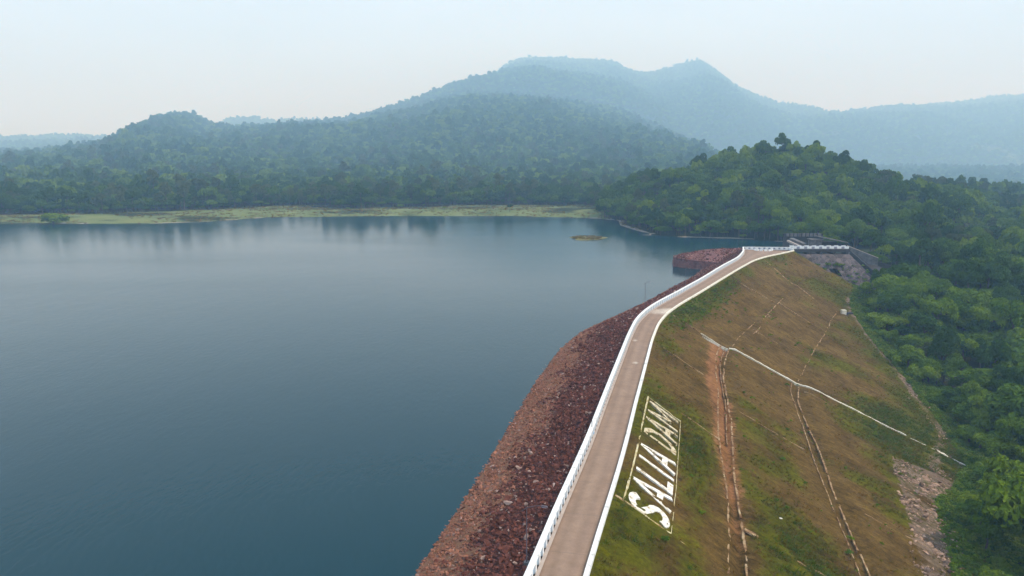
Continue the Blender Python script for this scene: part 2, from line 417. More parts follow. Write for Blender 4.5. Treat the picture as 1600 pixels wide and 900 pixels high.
def prof(D): return np.interp(D, [0, 1.2, 16.2, 18.6, 34.6, 37, 90], [0, -0.1, -7.6, -7.9, -15.9, -16.2, -39.0])
def PS(s, D, up=0.0):          # point on the downstream slope: s along the crest, D out from the kerb
    q = lerp(RC, s) + lerp(RN, s) * np.asarray(D, float)[..., None]
    return np.concatenate([q, (prof(D) + up)[..., None]], -1)
def TOE(s): return np.interp(s, [60, 140, 180, 215, 232, 264, 286, 322, 356, 407, 430], [50, 50, 53, 60, 68, 77, 73, 62, 49, 35, 28])
def kup(y): return np.interp(y, [60, 82, 120, 150, 200, 243, 300], [2.0, 2.0, 2.15, 2.3, 2.38, 2.15, 2.1])
def PU(s, D, up=0.0):          # point on the upstream slope, D out from the parapet's inner line
    b = lerp(LC, s)
    q = b + lerp(LN, s) * np.asarray(D, float)[..., None]
    z = -np.maximum(0, np.asarray(D, float) - 1.2) / kup(b[..., 1]) - 0.05
    return np.concatenate([q, (z + up)[..., None]], -1)

# ------------------------------------------------------------------ terrain heights
SHORE = [(-18,-140),(-12,-20),(0,60),(14,110),(30,170),(42,200),(105,325),(112,342),(128,341),(150,342),(158,352),(159,392),(163,436),(140,455),(112,460),(96,471),(75,475),(62,490),(93,480),(88,492),(80,545),(84,585),(70,606),(51,616),(20,624),(0,632),(-60,632),(-135,627),(-202,618),(-235,578),(-272,560),(-320,556),(-365,562),(-390,548),(-480,548),(-620,520),(-900,470),(-1100,300),(-1100,-140)]
SHORE = [q for q in SHORE if q != (62, 490)]
def poly_sd(x, y, P):
    P = np.array(P, float); sh = x.shape
    x = x.ravel(); y = y.ravel()
    d = np.full(x.shape, 1e12); ins = np.zeros(x.shape, bool)
    for a, b in zip(P, np.roll(P, -1, 0)):
        e = b - a; t = np.clip(((x - a[0]) * e[0] + (y - a[1]) * e[1]) / (e @ e), 0, 1)
        d = np.minimum(d, (x - a[0] - t * e[0]) ** 2 + (y - a[1] - t * e[1]) ** 2)
        if a[1] != b[1]:
            c = ((a[1] > y) != (b[1] > y)) & (x < (b[0] - a[0]) * (y - a[1]) / (b[1] - a[1]) + a[0])
            ins ^= c
    return (np.sqrt(d) * np.where(ins, -1, 1)).reshape(sh)
DOWNP = [(-16,-200),(-10,-20),(2,60),(16,110),(33,170),(45,200),(112,325),(135,343),(160,346),(205,380),(270,470),(380,600),(520,800),(900,1100),(5000,1100),(5000,-200)]
def ridge(ys, px):             # ridge-line heights at distance ys, sight lines measured as (800-based column, row)
    c, s_ = math.cos(math.atan(205 / 1150)), math.sin(math.atan(205 / 1150))
    X, Z = [], []
    for u, v in px:
        a, b = (u - 800) / 1150, (450 - v) / 1150
        dy, dz = c + b * s_, -s_ + b * c
        X.append(a / dy * ys); Z.append(CAM_H + dz / dy * ys)
    return np.array(X), np.array(Z)
RIDGES = [  # distance, front width, back width, tree height, noise, line
 (3500, 2300, 900, 22, 14, 0, [(-500,250),(-100,250),(0,245),(60,243),(120,238),(180,228),(220,217),(243,195),(265,181),(300,179),(325,189),(350,204),(400,216),(450,222),(520,235),(600,252),(700,262)]),
 (4500, 3200, 2200, 28, 50, 0, [(100,262),(250,235),(330,216),(380,208),(430,201),(500,192),(560,184),(600,175),(640,165),(700,150),(740,143),(800,148),(850,150),(900,158),(960,173),(1000,192),(1050,213),(1090,236),(1150,262),(1230,300),(1300,340)]),
 (8400, 4100, 1300, 28, 62, .62, [(400,232),(600,195),(680,166),(735,140),(765,121),(798,97),(825,91),(880,92),(955,97),(985,112),(1010,116),(1045,107),(1085,95),(1108,107),(1140,133),(1170,149),(1210,163),(1260,168),(1290,178),(1320,185),(1400,195),(1600,215),(1900,240)]),
 (9000, 4600, 1000, 28, 54, .75, [(1100,230),(1250,196),(1310,184),(1380,175),(1480,165),(1540,154),(1600,152),(1700,149),(1800,158),(2000,180)]),
 (7000, 1500, 900, 26, 24, 0, [(-700,215),(-200,213),(0,217),(60,216),(120,213),(200,216),(280,214),(335,195),(362,185),(400,183),(430,190),(480,187),(520,195),(560,212),(700,230)]),
]
RL = [(ys, wf, wb, th, na, ex, *ridge(ys, ln)) for ys, wf, wb, th, na, ex, ln in RIDGES]
KX = np.array([40, 85, 112, 146, 168, 198, 218, 237, 256, 272, 290, 310, 340, 380, 430, 520, 700])
KZ = np.array([-7, -4, 8, 16, 22, 29, 33, 38, 34, 27, 20, 11, 3, -4, -8, -8, -8])
def terrain(x, y):
    x = np.asarray(x, float); y = np.asarray(y, float)
    sd_ = poly_sd(x, y, SHORE)
    land = WATER_Z + np.where(sd_ > 0, np.minimum(sd_ * 0.045, 1.6) + np.maximum(0, sd_ - 130) * 0.015, np.maximum(sd_ * 0.25, -9))
    dn = poly_sd(x, y, DOWNP)
    zg = np.interp(y, [-200, 60, 120, 183, 231, 263, 297, 340, 420, 570, 740, 1000], [-25, -25, -26.5, -33.5, -29, -23, -17.5, -15, -12.5, -11, -13, -18])
    zg = zg + 0.8 * fbm(x / 25, y / 25, 3, 5)
    wdn = sstep(12, -22, dn)
    z = land * (1 - wdn) + zg * wdn
    # wooded knoll beyond the spillway
    kc = np.interp(x, KX, KZ) + 8
    yc = 640 + 0.12 * (x - 240)
    t = (y - yc)
    k = np.where(t < 0, np.clip(1 + t / 190, 0, 1) ** 1.05, np.clip(1 - t / 240, 0, 1))
    k = k * k * (3 - 2 * k) * 0.35 + k * 0.65
    z = z + kc * k * sstep(-5, 60, sd_) * (1 + 0.10 * fbm(x / 45, y / 45, 3, 11))
    # far hills
    r_ = np.hypot(x, y) + 1e-6
    z = z - 140 * sstep(780, 1600, y) * sstep(0.24, 0.40, x / np.maximum(y, 1))     # the land falls to a hidden valley on the right
    for i, (ys, wf, wb, th, na, ex, X, Z) in enumerate(RL):
        xs = x * (ys / np.maximum(y, 200.0)) * 0.75 + x * 0.25      # spurs run towards the valley
        c = np.interp(xs, X, Z) - th
        t = y - ys
        k = np.where(t < 0, np.clip(1 + t / wf, 0, 1), np.clip(1 - t / wb, 0, 1))
        k = k ** ex if ex else 0.55 * k * k * (3 - 2 * k) + 0.45 * k
        nz_ = na * 1.3 * fbm(x / (11 * na), y / (15 * na), 5, 20 + i) * np.clip(4 * k * (1 - k), 0, 1) + 0.25 * na * fbm(x / 60, y / 60, 3, 40 + i)*np.clip(k*4,0,1)
        h = z + (c - z) * k + nz_
        on = (t > -wf) & (k > 0) & (c > z)
        z = np.where(on & (h > z) & (sd_ > 60), h, z)
    return z

# ground sheet: polar grid, finer close by
th = np.radians(np.linspace(-72, 72, 440)); rr = 18 * np.exp(np.linspace(0, math.log(11500 / 18), 360))
R_, T_ = np.meshgrid(rr, th, indexing='ij')
GX, GY = R_ * np.sin(T_), R_ * np.cos(T_)
GZ = terrain(GX, GY)
sdG = poly_sd(GX, GY, SHORE); dnG = poly_sd(GX, GY, DOWNP)
# keep the ground under the embankment
flat = (sdG > -3) & (sdG < 128) & (GY > 505) & (GX < 82)
gm = np.where(flat, 1.0, 0.0) * (0.62 + 0.8 * fbm(GX / 45, GY / 18, 4, 3))
gm = np.maximum(gm, np.where((dnG < -5) & (GY > 370) & (GY < 560) & (GX > 240), 0.45, 0))
gm = np.maximum(gm, np.where((R_ > 1300) & (fbm(GX / 190, GY / 260, 4, 63) > .33), .5, 0))
bm = np.where((sdG > -1.5) & (sdG < 3.5) & (GX > 55) & (GY > 430) & (GZ > -8.8), 0.75, 0.0)
bm = np.maximum(bm, np.where((sdG > -2) & (sdG < 5) & (GY > 540) & (GX < 90), 0.35 + 0.6 * fbm(GX / 30, GY / 30, 2, 8), 0))
def sheet(name, lo, hi):
    V = np.c_[GX[lo:hi].ravel(), GY[lo:hi].ravel(), GZ[lo:hi].ravel()]
    me = mesh(name, V, grid_faces(hi - lo, GX.shape[1])[:, ::-1], M['ground'], True)
    for an, A in (("grass_mask", gm), ("beach_mask", bm)):
        a = me.attributes.new(an, 'FLOAT', 'POINT'); a.data.foreach_set("value", A[lo:hi].ravel().astype(np.float32))
    return tag(link(name, me), kind='structure')
cut = int(np.searchsorted(rr, 1000))
sheet("ground", 0, cut + 1)
sheet("hills", cut, len(rr))

# lake surface
LP = [(-1300,-140),(-16,-140),(-11,-20),(1.5,60),(15,110),(31,170),(43,200),(106,325),(113,341),(128,341.5),(152,342.5),(162,346),(170,400),(176,450),(165,470),(150,480),(120,500),(105,530),(110,600),(90,640),(40,660),(-220,655),(-420,600),(-1300,560)]
lake = link("water", mesh("water", [(x, y, WATER_Z) for x, y in LP], [tuple(range(len(LP)))], M['water']))
tag(lake, kind='structure')

# ------------------------------------------------------------------ embankment
sv = np.arange(40, NR - 1, 1.0); Dv = np.r_[np.arange(0, 40, 0.4), np.arange(40, 88, 1.0)]
S, D = np.meshgrid(sv, Dv, indexing='ij')
V = PS(S, D)
V[..., 2] += (0.34 * fbm((S + .25 * D) / 1.7, D / 3.6, 4, 2) + 0.25 * fbm(V[..., 0] / 9, V[..., 1] / 9, 2, 4)) * sstep(0.5, 3, D)
V[..., 2] -= 0.5 * sstep(TOE(S) + 1, TOE(S) + 8, D)
wob_ = 0.25 * np.sin(S * 0.11 + D)
V[..., 2] -= 0.45 * np.exp(-0.5 * ((D - 15.95 - wob_) / .45) ** 2) * (S < 261) + 0.5 * np.exp(-0.5 * ((D - 33.8 - wob_) / .45) ** 2) * (S < 263)     # worn drain gullies
V[..., 2] -= 0.4 * np.exp(-0.5 * ((S - 260.3) / .7) ** 2) * (D > 9.5) * (D < 17)
def gauss(x, m, s): return np.exp(-0.5 * ((x - m) / s) ** 2)
nlow = fbm(V[..., 0] / 14, V[..., 1] / 14, 4, 9)
grass = 0.23 + 0.62 * nlow
grass += 0.34 * gauss(D, 2, 4) + 0.28 * sstep(30, 62, D)
grass += 0.40 * gauss(S, 145, 7) * gauss(D, 6, 10) + 0.5 * gauss(S, 172, 20) * gauss(D, 10.5, 1.8)
grass += 0.45 * gauss(S, 185, 30) * gauss(D, 23, 5) + 0.35 * gauss(D, TOE(S) - 4, 5) * (S > 236) + 0.3 * gauss(S, 160, 18) * gauss(D, 25, 6)
grass += 0.7 * gauss(S, 285, 26) * gauss(D, 3.5, 3.2)
grass += 0.5 * gauss(S, 262, 26) * gauss(D, 60, 9) + 0.45 * gauss(S, 400, 18) * gauss(D, 22, 8)
grass -= 0.35 * gauss(S, 310, 45) * gauss(D, 18, 10) + 0.25 * gauss(S, 235, 24) * gauss(D, 11, 5)
soil = -0.35 + 0.72 * gauss(D, 15.0, 1.7) * (S < 262) + 0.55 * gauss(D, 17.3, 1.3) * (S < 215) + 0.40 * gauss(D, 33.6, 1.3) * (S < 262)
soil += 0.62 * gauss(S, 213, 10) * gauss(D, 40, 2.0) + 0.45 * gauss(S, 232, 28) * gauss(D, 13, 2.5) + 0.25 * nlow + 0.5 * gauss(S, 396, 9) * gauss(D, 33, 2.5)
soil += 0.35 * gauss(S, 298, 40) * gauss(D, 18, 7)
rub = np.where((D > np.interp(S, [140, 175, 235, 240], [44, 44, 53, 62])) & (D < TOE(S) - 1) & (S < 240), 0.85, 0)
path = -0.3 + rub + 0.9 * gauss(D, np.interp(S, [230, 264, 286, 322, 356, 400], [61, 67.5, 68.5, 58, 46, 33]), 1.7) * (S > 232) + 0.25 * fbm(V[..., 0] / 6, V[..., 1] / 6, 3, 31)
me = mesh("embankment", V.reshape(-1, 3), grid_faces(*S.shape)[:, ::-1][:, ::-1], M['slope'], True)
for an, A in (("grass_mask", grass), ("soil_mask", soil), ("path_mask", path)):
    a = me.attributes.new(an, 'FLOAT', 'POINT'); a.data.foreach_set("value", A.ravel().astype(np.float32))
a = me.attributes.new("slope_sd", 'FLOAT_VECTOR', 'POINT')
a.data.foreach_set("vector", np.stack([S * 0.95 + 0.25 * D, D * 0.30, np.zeros_like(S)], -1).astype(np.float32).ravel())
tag(link("embankment", me), kind='structure')
# upstream face under the riprap
su = np.arange(40, NL - 1, 1.0); Du = np.r_[0.0, np.arange(1.0, 34, 0.6)]
SU, DU = np.meshgrid(su, Du, indexing='ij')
VU = PU(SU, DU)
VU[..., 2] += 0.22 * fbm(VU[..., 0] / 1.3, VU[..., 1] / 1.3, 3, 17) * sstep(1, 3, DU)
hz = (VU[..., 2] - WATER_Z)
low = np.clip(1.25 - hz / 5.2, -0.3, 1) * 1.0
me = mesh("riprap_slope", VU.reshape(-1, 3), grid_faces(*SU.shape), M['riprap'], True)
a = me.attributes.new("low_mask", 'FLOAT', 'POINT'); a.data.foreach_set("value", low.ravel().astype(np.float32))
rip = tag(link("riprap_slope", me), kind='structure')

# road on the crest
n = 380
tl = np.linspace(40, NL - 1.01, n)
A = lerp(LC, tl)
def nearest_R(p, i0):
    d = np.hypot(RC[:, 0] - p[0], RC[:, 1] - p[1]); return d.argmin()
# pair road edges along the kerb, ending at the plaza
tr = np.interp(tl, [40, 330, 380, NL - 1], [40, 330 + 0, 378, NR - 1])
tr = np.array([np.hypot(*(RC - p).T).argmin() for p in A], float)
tr = np.maximum.accumulate(tr); k0 = n - 40
tr[k0:] = np.linspace(tr[k0], NR - 1.01, n - k0)
B = lerp(RC, tr)
ac = np.linspace(0, 1, 9)
RV = A[:, None, :] * (1 - ac[None, :, None]) + B[:, None, :] * ac[None, :, None]
RZ = 0.03 + 0.05 * np.sin(np.pi * ac)[None, :].repeat(n, 0)
me = mesh("road", np.c_[RV.reshape(-1, 2), RZ.ravel()], grid_faces(n, 9)[:, ::-1], M['road'])
sand = np.zeros((n, 9)); yy = RV[..., 1]
sand = 1.2 * gauss(yy, 199, 3.5) * (0.6 + 0.4 * ac[None, :]) + 0.9 * gauss(yy, 166, 1.0) * gauss(ac[None, :], 0.25, .12) + 1.0 * gauss(yy, 147, .8) * gauss(ac[None, :], 0.6, .12)
for an, X in (("along", np.repeat(tl[:, None], 9, 1)), ("across", np.repeat(ac[None], n, 0)), ("sand_mask", sand)):
    a = me.attributes.new(an, 'FLOAT', 'POINT'); a.data.foreach_set("value", X.ravel().astype(np.float32))
tag(link("road", me), kind='structure')

def sweep(C, N, prof2, i0, i1, step=1, cap=True, z0=0.0):
    """extrude a closed section [(out, z)] along a plan line"""
    idx = np.arange(i0, i1, step)
    k = len(prof2); V = []
    for i in idx:
        for o, z in prof2: V.append((C[i, 0] + N[i, 0] * o, C[i, 1] + N[i, 1] * o, z + z0))
    F = []
    for a in range(len(idx) - 1):
        for b in range(k): F.append((a*k+b, a*k+(b+1) % k, (a+1)*k+(b+1) % k, (a+1)*k+b))
    F.append(tuple(range(k))); F.append(tuple((len(idx)-1)*k + b for b in range(k-1, -1, -1)))
    return V, F

# ------------------------------------------------------------------ parapet on the lake side
par = empty("parapet_wall", (*LC[230], 0))
tag(par, "long white parapet with pale blue recessed panels along the lake side of the crest road", "parapet")
inv = Vector((-LC[230][0], -LC[230][1], 0))
def under(o, p):                # keep world coordinates under a placed parent
    o.parent = p; o.location = -p.location
    return o
V_, F_ = sweep(LC, LNs, [(0.14, 1.14), (0.14, 1.30), (0.78, 1.30), (0.78, 1.14)], 60, NL)
under(link("coping", mesh("coping", V_, F_, M['white'])), par)
V_, F_ = sweep(LC, LNs, [(-0.28, 0.0), (-0.28, 0.16), (0.10, 0.20), (0.10, 0.0)], 60, NL)
under(link("plinth", mesh("plinth", V_, F_, M['plinth'])), par)
V_, F_ = sweep(LC, LNs, [(0.42, 0.0), (0.42, 1.14), (0.74, 1.14), (0.74, -0.4)], 60, NL)
under(link("core_wall", mesh("core_wall", V_, F_, M['white'])), par)
post_me = MB().box((0, 0, 0.62), (0.34, 0.62, 1.02)).me("post", M['white'])
panel_me = MB().box((0, 0, 0.60), (0.10, 1.11, 0.90)).me("panel", M['blue'])
BAY = 1.75
for k in range(int((NL - 108) / BAY)):
    s0 = 106 + k * BAY
    for ds, me_, nm, off in ((0, post_me, "post", 0.28), (BAY / 2, panel_me, "panel", 0.36)):
        c = lerp(LC, s0 + ds); nn = lerp(LNs, s0 + ds)
        o = link(nm, me_, par)
        o.location = Vector((c[0] + nn[0] * off, c[1] + nn[1] * off, 0)) - par.location
        o.rotation_euler = (0, 0, math.atan2(nn[1], nn[0]))

# kerb wall on the downstream side
kerb = empty("kerb_wall", (*RC[230], 0))
tag(kerb, "low whitewashed kerb wall along the grassy side of the crest road", "kerb")
j = 60; first = True
while j < NR - 2:               # cast in lengths with small joints
    e = min(j + 24, NR - 1)
    V_, F_ = sweep(RC, RNs, [(0.0, -0.1), (0.03, 0.42), (0.52, 0.42), (0.56, -0.3)], j, e + 1, 1)
    V_ = [(x, y, z + random.uniform(-.012, .012)) for x, y, z in V_]
    under(link("kerb_block", mesh("kerb_block", V_, F_, M['white2'] if j > 210 else M['white'])), kerb)
    j = e
# plaza end wall
ew = empty("end_wall", (LC[-1][0], LC[-1][1], 0))
tag(ew, "short white balustrade wall closing the plaza at the far end of the road", "wall")
p0 = Vector((*LC[-1], 0)); p1 = Vector((*RC[-1], 0)) + Vector((-0.5, 3.5, 0))
dv = (p1 - p0); Lw = dv.length; dn_ = dv.normalized(); az = math.atan2(dn_.y, dn_.x)
mid = (p0 + p1) / 2
under(MB().box((mid.x, mid.y, 1.17), (Lw, 0.5, 0.24), az).build("coping", M['white']), ew)
under(MB().box((mid.x, mid.y, 0.15), (Lw, 0.34, 0.3), az).build("plinth", M['white']), ew)
nb = 9
blk = MB().box((0, 0, 0.68), (1.25, 0.40, 0.76), 0).me("post", M['white'])
scr = MB().box((0, 0, 0.67), (Lw / nb - 1.2, 0.14, 0.74), 0).me("panel", M['lilac'])
for k in range(nb):
    c = p0 + dn_ * (Lw * (k + 0.5) / nb)
    o = link("post", blk, ew); o.location = c - ew.location; o.rotation_euler[2] = az
    if k < nb - 1:
        c = p0 + dn_ * (Lw * (k + 1) / nb)
        o = link("panel", scr, ew); o.location = c - ew.location; o.rotation_euler[2] = az
# return kerb on the right corner of the plaza
q0 = Vector((*RC[-1], 0)); q1 = p1
m_ = (q0 + q1) / 2; d2 = q1 - q0
rk = MB().box((m_.x, m_.y, 0.5), (d2.length + 0.4, 0.55, 1.0), math.atan2(d2.y, d2.x)).build("return_wall", M['white'])
tag(rk, "stub of white wall at the right corner of the far plaza", "wall")
# ring of white stones in the plaza
bc = Vector((114.6, 333.3, 0))
blkm = MB().box((0, 0, 0.33), (0.62, 1.35, 0.66), 0, 0.8).me("island_stone", M['white'])
isl = empty("traffic_island", bc)
tag(isl, "half ring of whitewashed blocks forming a turning island in the far plaza", "traffic island")
for k in range(7):
    a_ = math.pi + math.pi * k / 6
    o = link("block", blkm, isl); o.location = (3.9 * math.cos(a_), 3.2 * math.sin(a_), 0.06); o.rotation_euler[2] = a_

# ------------------------------------------------------------------ lamp posts
def lamp_post(s_, off, h, label, lean=0.0, arm=1.6):
    c = lerp(LC, s_); nn = lerp(LNs, s_)
    x, y = c + nn * off
    z0 = PU(np.array(s_), np.array(off))[2]
    t = empty("lamp_post", (x, y, z0)); tag(t, label, "lamp post", "lamp posts along the parapet")
    t.rotation_euler = (0, lean, math.atan2(-nn[1], -nn[0]))
    MB().box((0, 0, 0.2), (0.5, 0.5, 0.5)).build("base", M['concrete'], t)
    MB().tube([(0, 0, 0), (0, 0, h * .5), (0, 0, h)], [0.065, 0.055, 0.04]).build("pole", M['steel'], t)
    MB().tube([(-0.5, 0, h - .55), (0, 0, h - .1), (arm * .6, 0, h + .25), (arm, 0, h + .3)], [0.045, .045, .04, .035], 6).build("arm", M['steel'], t)
    hd = MB().box((arm + .25, 0, h + .28), (0.7, 0.26, 0.14), 0, 0.8).build("lamp_head", M['steel'], t)
    MB().box((arm + .28, 0, h + .195), (0.5, 0.2, 0.04)).build("lens", M['lamp'], hd)
    return t
sl = lambda y: float(np.interp(y, LC[:, 1], np.arange(NL)))
lamp_post(sl(70.5), 1.5, 6.6, "grey lamp post rising over the dark stones at the nearest stretch of parapet")
lamp_post(sl(197.5), 1.4, 8.3, "grey lamp post at the bend of the road beside the pale sandy patch", arm=0.9)
lamp_post(sl(233), 1.4, 6.8, "grey lamp post against the water between the bend and the red spur", arm=0.9)
lamp_post(sl(335.5), 1.4, 9.4, "leaning grey lamp post at the far plaza corner against the dark inlet", lean=0.09, arm=0.7)
c = lerp(LC, sl(107.2))
t = empty("marker_post", (c[0] - 0.42, c[1], 0.03)); tag(t, "short blue-grey post with a small box standing against the parapet's road side", "post")
MB().tube([(0, 0, 0), (0, 0, 2.3)], [0.06, 0.05]).build("post", M['steel'], t)
MB().box((0, 0, 0.22), (0.75, 0.4, 0.44)).build("box", M['blue'], t)

# ------------------------------------------------------------------ drains on the downstream slope
def strip(pts, wdt, h=0.12, jit=0.05, gap=0.0):
    """continuous ribbons following the slope, broken where pieces are lost; pts in (s, D); one mesh per unbroken run"""
    pts = np.array(pts, float)
    a = np.array([PS(np.array(p[0]), np.array(p[1]), 0.0) for p in pts])
    l = np.r_[0, np.cumsum(np.linalg.norm(np.diff(a, axis=0), axis=1))]
    runs, t = [], 0.0
    while t < l[-1] - 0.3:
        e = min(l[-1], t + (random.uniform(3, 13) if gap else 1e9))
        runs.append((t, e))
        t = e + (random.uniform(.3, 1.2) if random.random() > gap * 2 else random.uniform(1.5, 5 * gap + 2))
    out = []
    for t, e in runs:
        k = max(2, int((e - t) / .8) + 1); us = np.linspace(t, e, k); off = random.uniform(-jit, jit); V, F = [], []
        C_ = [Vector(PS(np.array(np.interp(u, l, pts[:, 0])), np.array(np.interp(u, l, pts[:, 1])))) for u in us]
        for i, c in enumerate(C_):
            d = (C_[min(i+1, k-1)] - C_[max(i-1, 0)]).normalized(); sd2 = d.cross(Vector((0, 0, 1))).normalized()
            off = max(-2.5 * jit, min(2.5 * jit, off + random.uniform(-jit, jit)))
            ww = wdt * random.uniform(.5, 1.2) / 2; hh = h + random.uniform(-.13, .03)
            for o_, z_ in ((-ww, -.5), (ww, -.5), (ww, hh), (-ww, hh)): V.append(c + sd2 * (o_ + off) + Vector((0, 0, z_)))
        for i in range(k - 1):
            for b in range(4): F.append((i*4+b, (i+1)*4+b, (i+1)*4+(b+1) % 4, i*4+(b+1) % 4))
        F += [(0, 1, 2, 3), tuple((k-1)*4 + b for b in (3, 2, 1, 0))]
        out.append(MB().add(V, F))
    return out
def drain(label, lines, name="drain_channel", material='drain', group="drains on the dam's grassy slope", cat="drain"):
    c = PS(np.array(lines[0][0][0][0]), np.array(lines[0][0][0][1]))
    t = empty(name, Vector(c)); tag(t, label, cat, group)
    for pts, wdt, h, jit, gap in lines:
        for mb in strip(pts, wdt, h, jit, gap): under(mb.build("drain_edge", M[material]), t)
    return t
bl = lambda D0, a, b, wob=0.25: [(s_, D0 + wob * math.sin(s_ * 0.11 + D0)) for s_ in np.linspace(a, b, 24)]
drain("rust-stained upper berm drain with two broken parallel edges running down from the chute", [
    (bl(14.9, 138, 261), 0.26, 0.16, .06, .05), (bl(16.1, 190, 261), 0.16, 0.12, .06, .2), (bl(16.9, 140, 261), 0.32, 0.16, .06, .03)])
drain("faint stretch of upper berm drain climbing away beyond the chute junction", [
    (bl(17.3, 262, 300, .1), 0.22, 0.10, .08, .35), (bl(18.4, 300, 352, .1), 0.30, 0.12, .08, .25), (bl(19.3, 285, 318, .1), 0.2, 0.12, .08, .5)])
drain("lower berm drain with a dark channel between thin pale edges, nearer than the chute", [
    (bl(33.0, 140, 263), 0.18, 0.12, .05, .1), (bl(34.6, 140, 263), 0.30, 0.16, .04, .04)])
drain("thin lower berm drain edge going on past the chute to the pale box", [(bl(34.2, 266, 372, .15), 0.26, 0.12, .08, .25)])
drain("long cream concrete chute crossing the whole slope from the kerb to the forest edge", [
    ([(261.6, 9.5), (260.6, 16.8)], 0.26, 0.16, .03, 0), ([(259.6, 10.2), (259.4, 16.6)], 0.22, 0.14, .03, 0),
    ([(261.2, 17), (262, 25.2), (263, 34.8)], 0.75, 0.3, .03, 0), ([(263, 34.8), (263.2, 43), (263.4, 51.8)], 0.70, 0.3, .03, 0),
    ([(263.4, 51.8), (264, 60)], 0.6, 0.28, .04, 0), ([(264, 60), (265, 67)], 0.4, 0.12, .05, .3), ([(265, 67), (264.5, 69.5)], 1.1, 0.2, .02, 0), ([(264.6, 70.5), (264, 77)], 0.62, 0.18, .03, 0)],
    "drain_chute", 'chute', cat="drain")
for lab, pts, wd, gp in [
    ("faint cross drain from the kerb at the bend to the head of the cream chute", [(263.5, 1.4), (261.8, 9.2)], 0.20, .12),
    ("thin cross drain meeting the upper berm drain next nearer than the chute", [(229.5, 3), (227, 9), (225, 14.6)], 0.22, .06),
    ("cross drain from the lettering's far corner down to the upper berm drain", [(193, 8), (190.5, 14.5)], 0.24, .05),
    ("cross drain running from the kerb under the lettering's near edge to the upper berm drain", [(150, .8), (148.3, 7.5), (146, 14.4)], 0.42, .04),
    ("pale cross drain between the two berm drains below the lettering's far end", [(209.3, 17.2), (210, 18.6), (209, 24.5), (208.5, 32.2)], 0.30, .06),
    ("faint brown cross drain between the berm drains just nearer than the chute", [(243.5, 19), (243.5, 33.4)], 0.2, .2),
    ("short faint cross drain between the berm drains just beyond the chute", [(289, 18.2), (290, 29.5)], 0.24, .2),
    ("cross drain from the green patch at the kerb down to the upper berm drain's crossing", [(335, 1.5), (335.5, 17)], 0.34, .03),
    ("pale cross drain continuing below the upper berm drain's far crossing", [(335, 18.8), (331.5, 34)], 0.34, .06),
    ("farthest cross drain starting at the plaza's kerb", [(390, 1.5), (375.5, 19.8), (369.5, 27)], 0.42, .06),
    ("cross drain dropping from the lower berm drain into the rock pile", [(189, 34.8), (187.5, 43.2), (187.3, 50)], 0.26, .12),
    ("stub of pale cross drain between the berm drains at the bottom of the photo", [(158.5, 23.6), (159, 28)], 0.5, 0),
    ("dark worn cross drain close under the cream chute below the lower berm", [(257.5, 36), (256, 47), (258, 58)], 0.14, .3),
    ("faint cross drain high between the kerb and the upper berm drain beyond the chute", [(287, 5), (287.5, 15)], 0.22, .15),
]: drain(lab, [(pts, wd, 0.12, .05, gp)], "cross_drain")
# concrete slab lying by the upper berm drain, box at the end of the lower one, lone white stone
def on_slope(s_, D_): return Vector(PS(np.array(float(s_)), np.array(float(D_))))
c = on_slope(159.3, 18.0)
o = MB().box((0, 0, 0), (1.9, 0.95, 0.22), -0.35).build("concrete_slab", M['drain'], None, False, c + Vector((0, 0, .12))); o.rotation_euler = (0, 0.40, 0)
tag(o, "flat tan concrete slab lying against the upper berm drain", "slab")
c = on_slope(371.5, 36.5)
t = empty("drain_box", c); tag(t, "pale cream concrete box with a dark slab for its shade at the end of the lower berm drain", "drain box")
MB().box((0, 0, .5), (1.6, 1.6, 1.9)).build("box", M['chute'], t)
MB().box((2.0, -.3, .3), (2.0, 2.2, .5)).build("shade_slab", M['darkconc'], t)  # dark slab standing in for the shade beside the box
c = on_slope(169, 22.8)
def rock_mesh(name, seed, material, sx=1, sy=1, sz=1):
    import bmesh
    r = np.random.default_rng(seed)
    bm = bmesh.new()
    for _ in range(13):
        v = r.normal(size=3); v /= np.linalg.norm(v); v *= r.uniform(.75, 1.05)
        bm.verts.new((v[0]*sx, v[1]*sy, v[2]*sz))
    bmesh.ops.convex_hull(bm, input=bm.verts)
    bmesh.ops.delete(bm, geom=[v for v in bm.verts if not v.link_faces], context='VERTS')
    me = bpy.data.meshes.new(name); bm.to_mesh(me); bm.free(); me.materials.append(material)
    return me
o = link("white_stone", rock_mesh("white_stone", 5, M['letter'], .5, .25, .2), None, c + Vector((0, 0, .15)))
tag(o, "lone small white stone on the green grass between the berm drains", "stone")

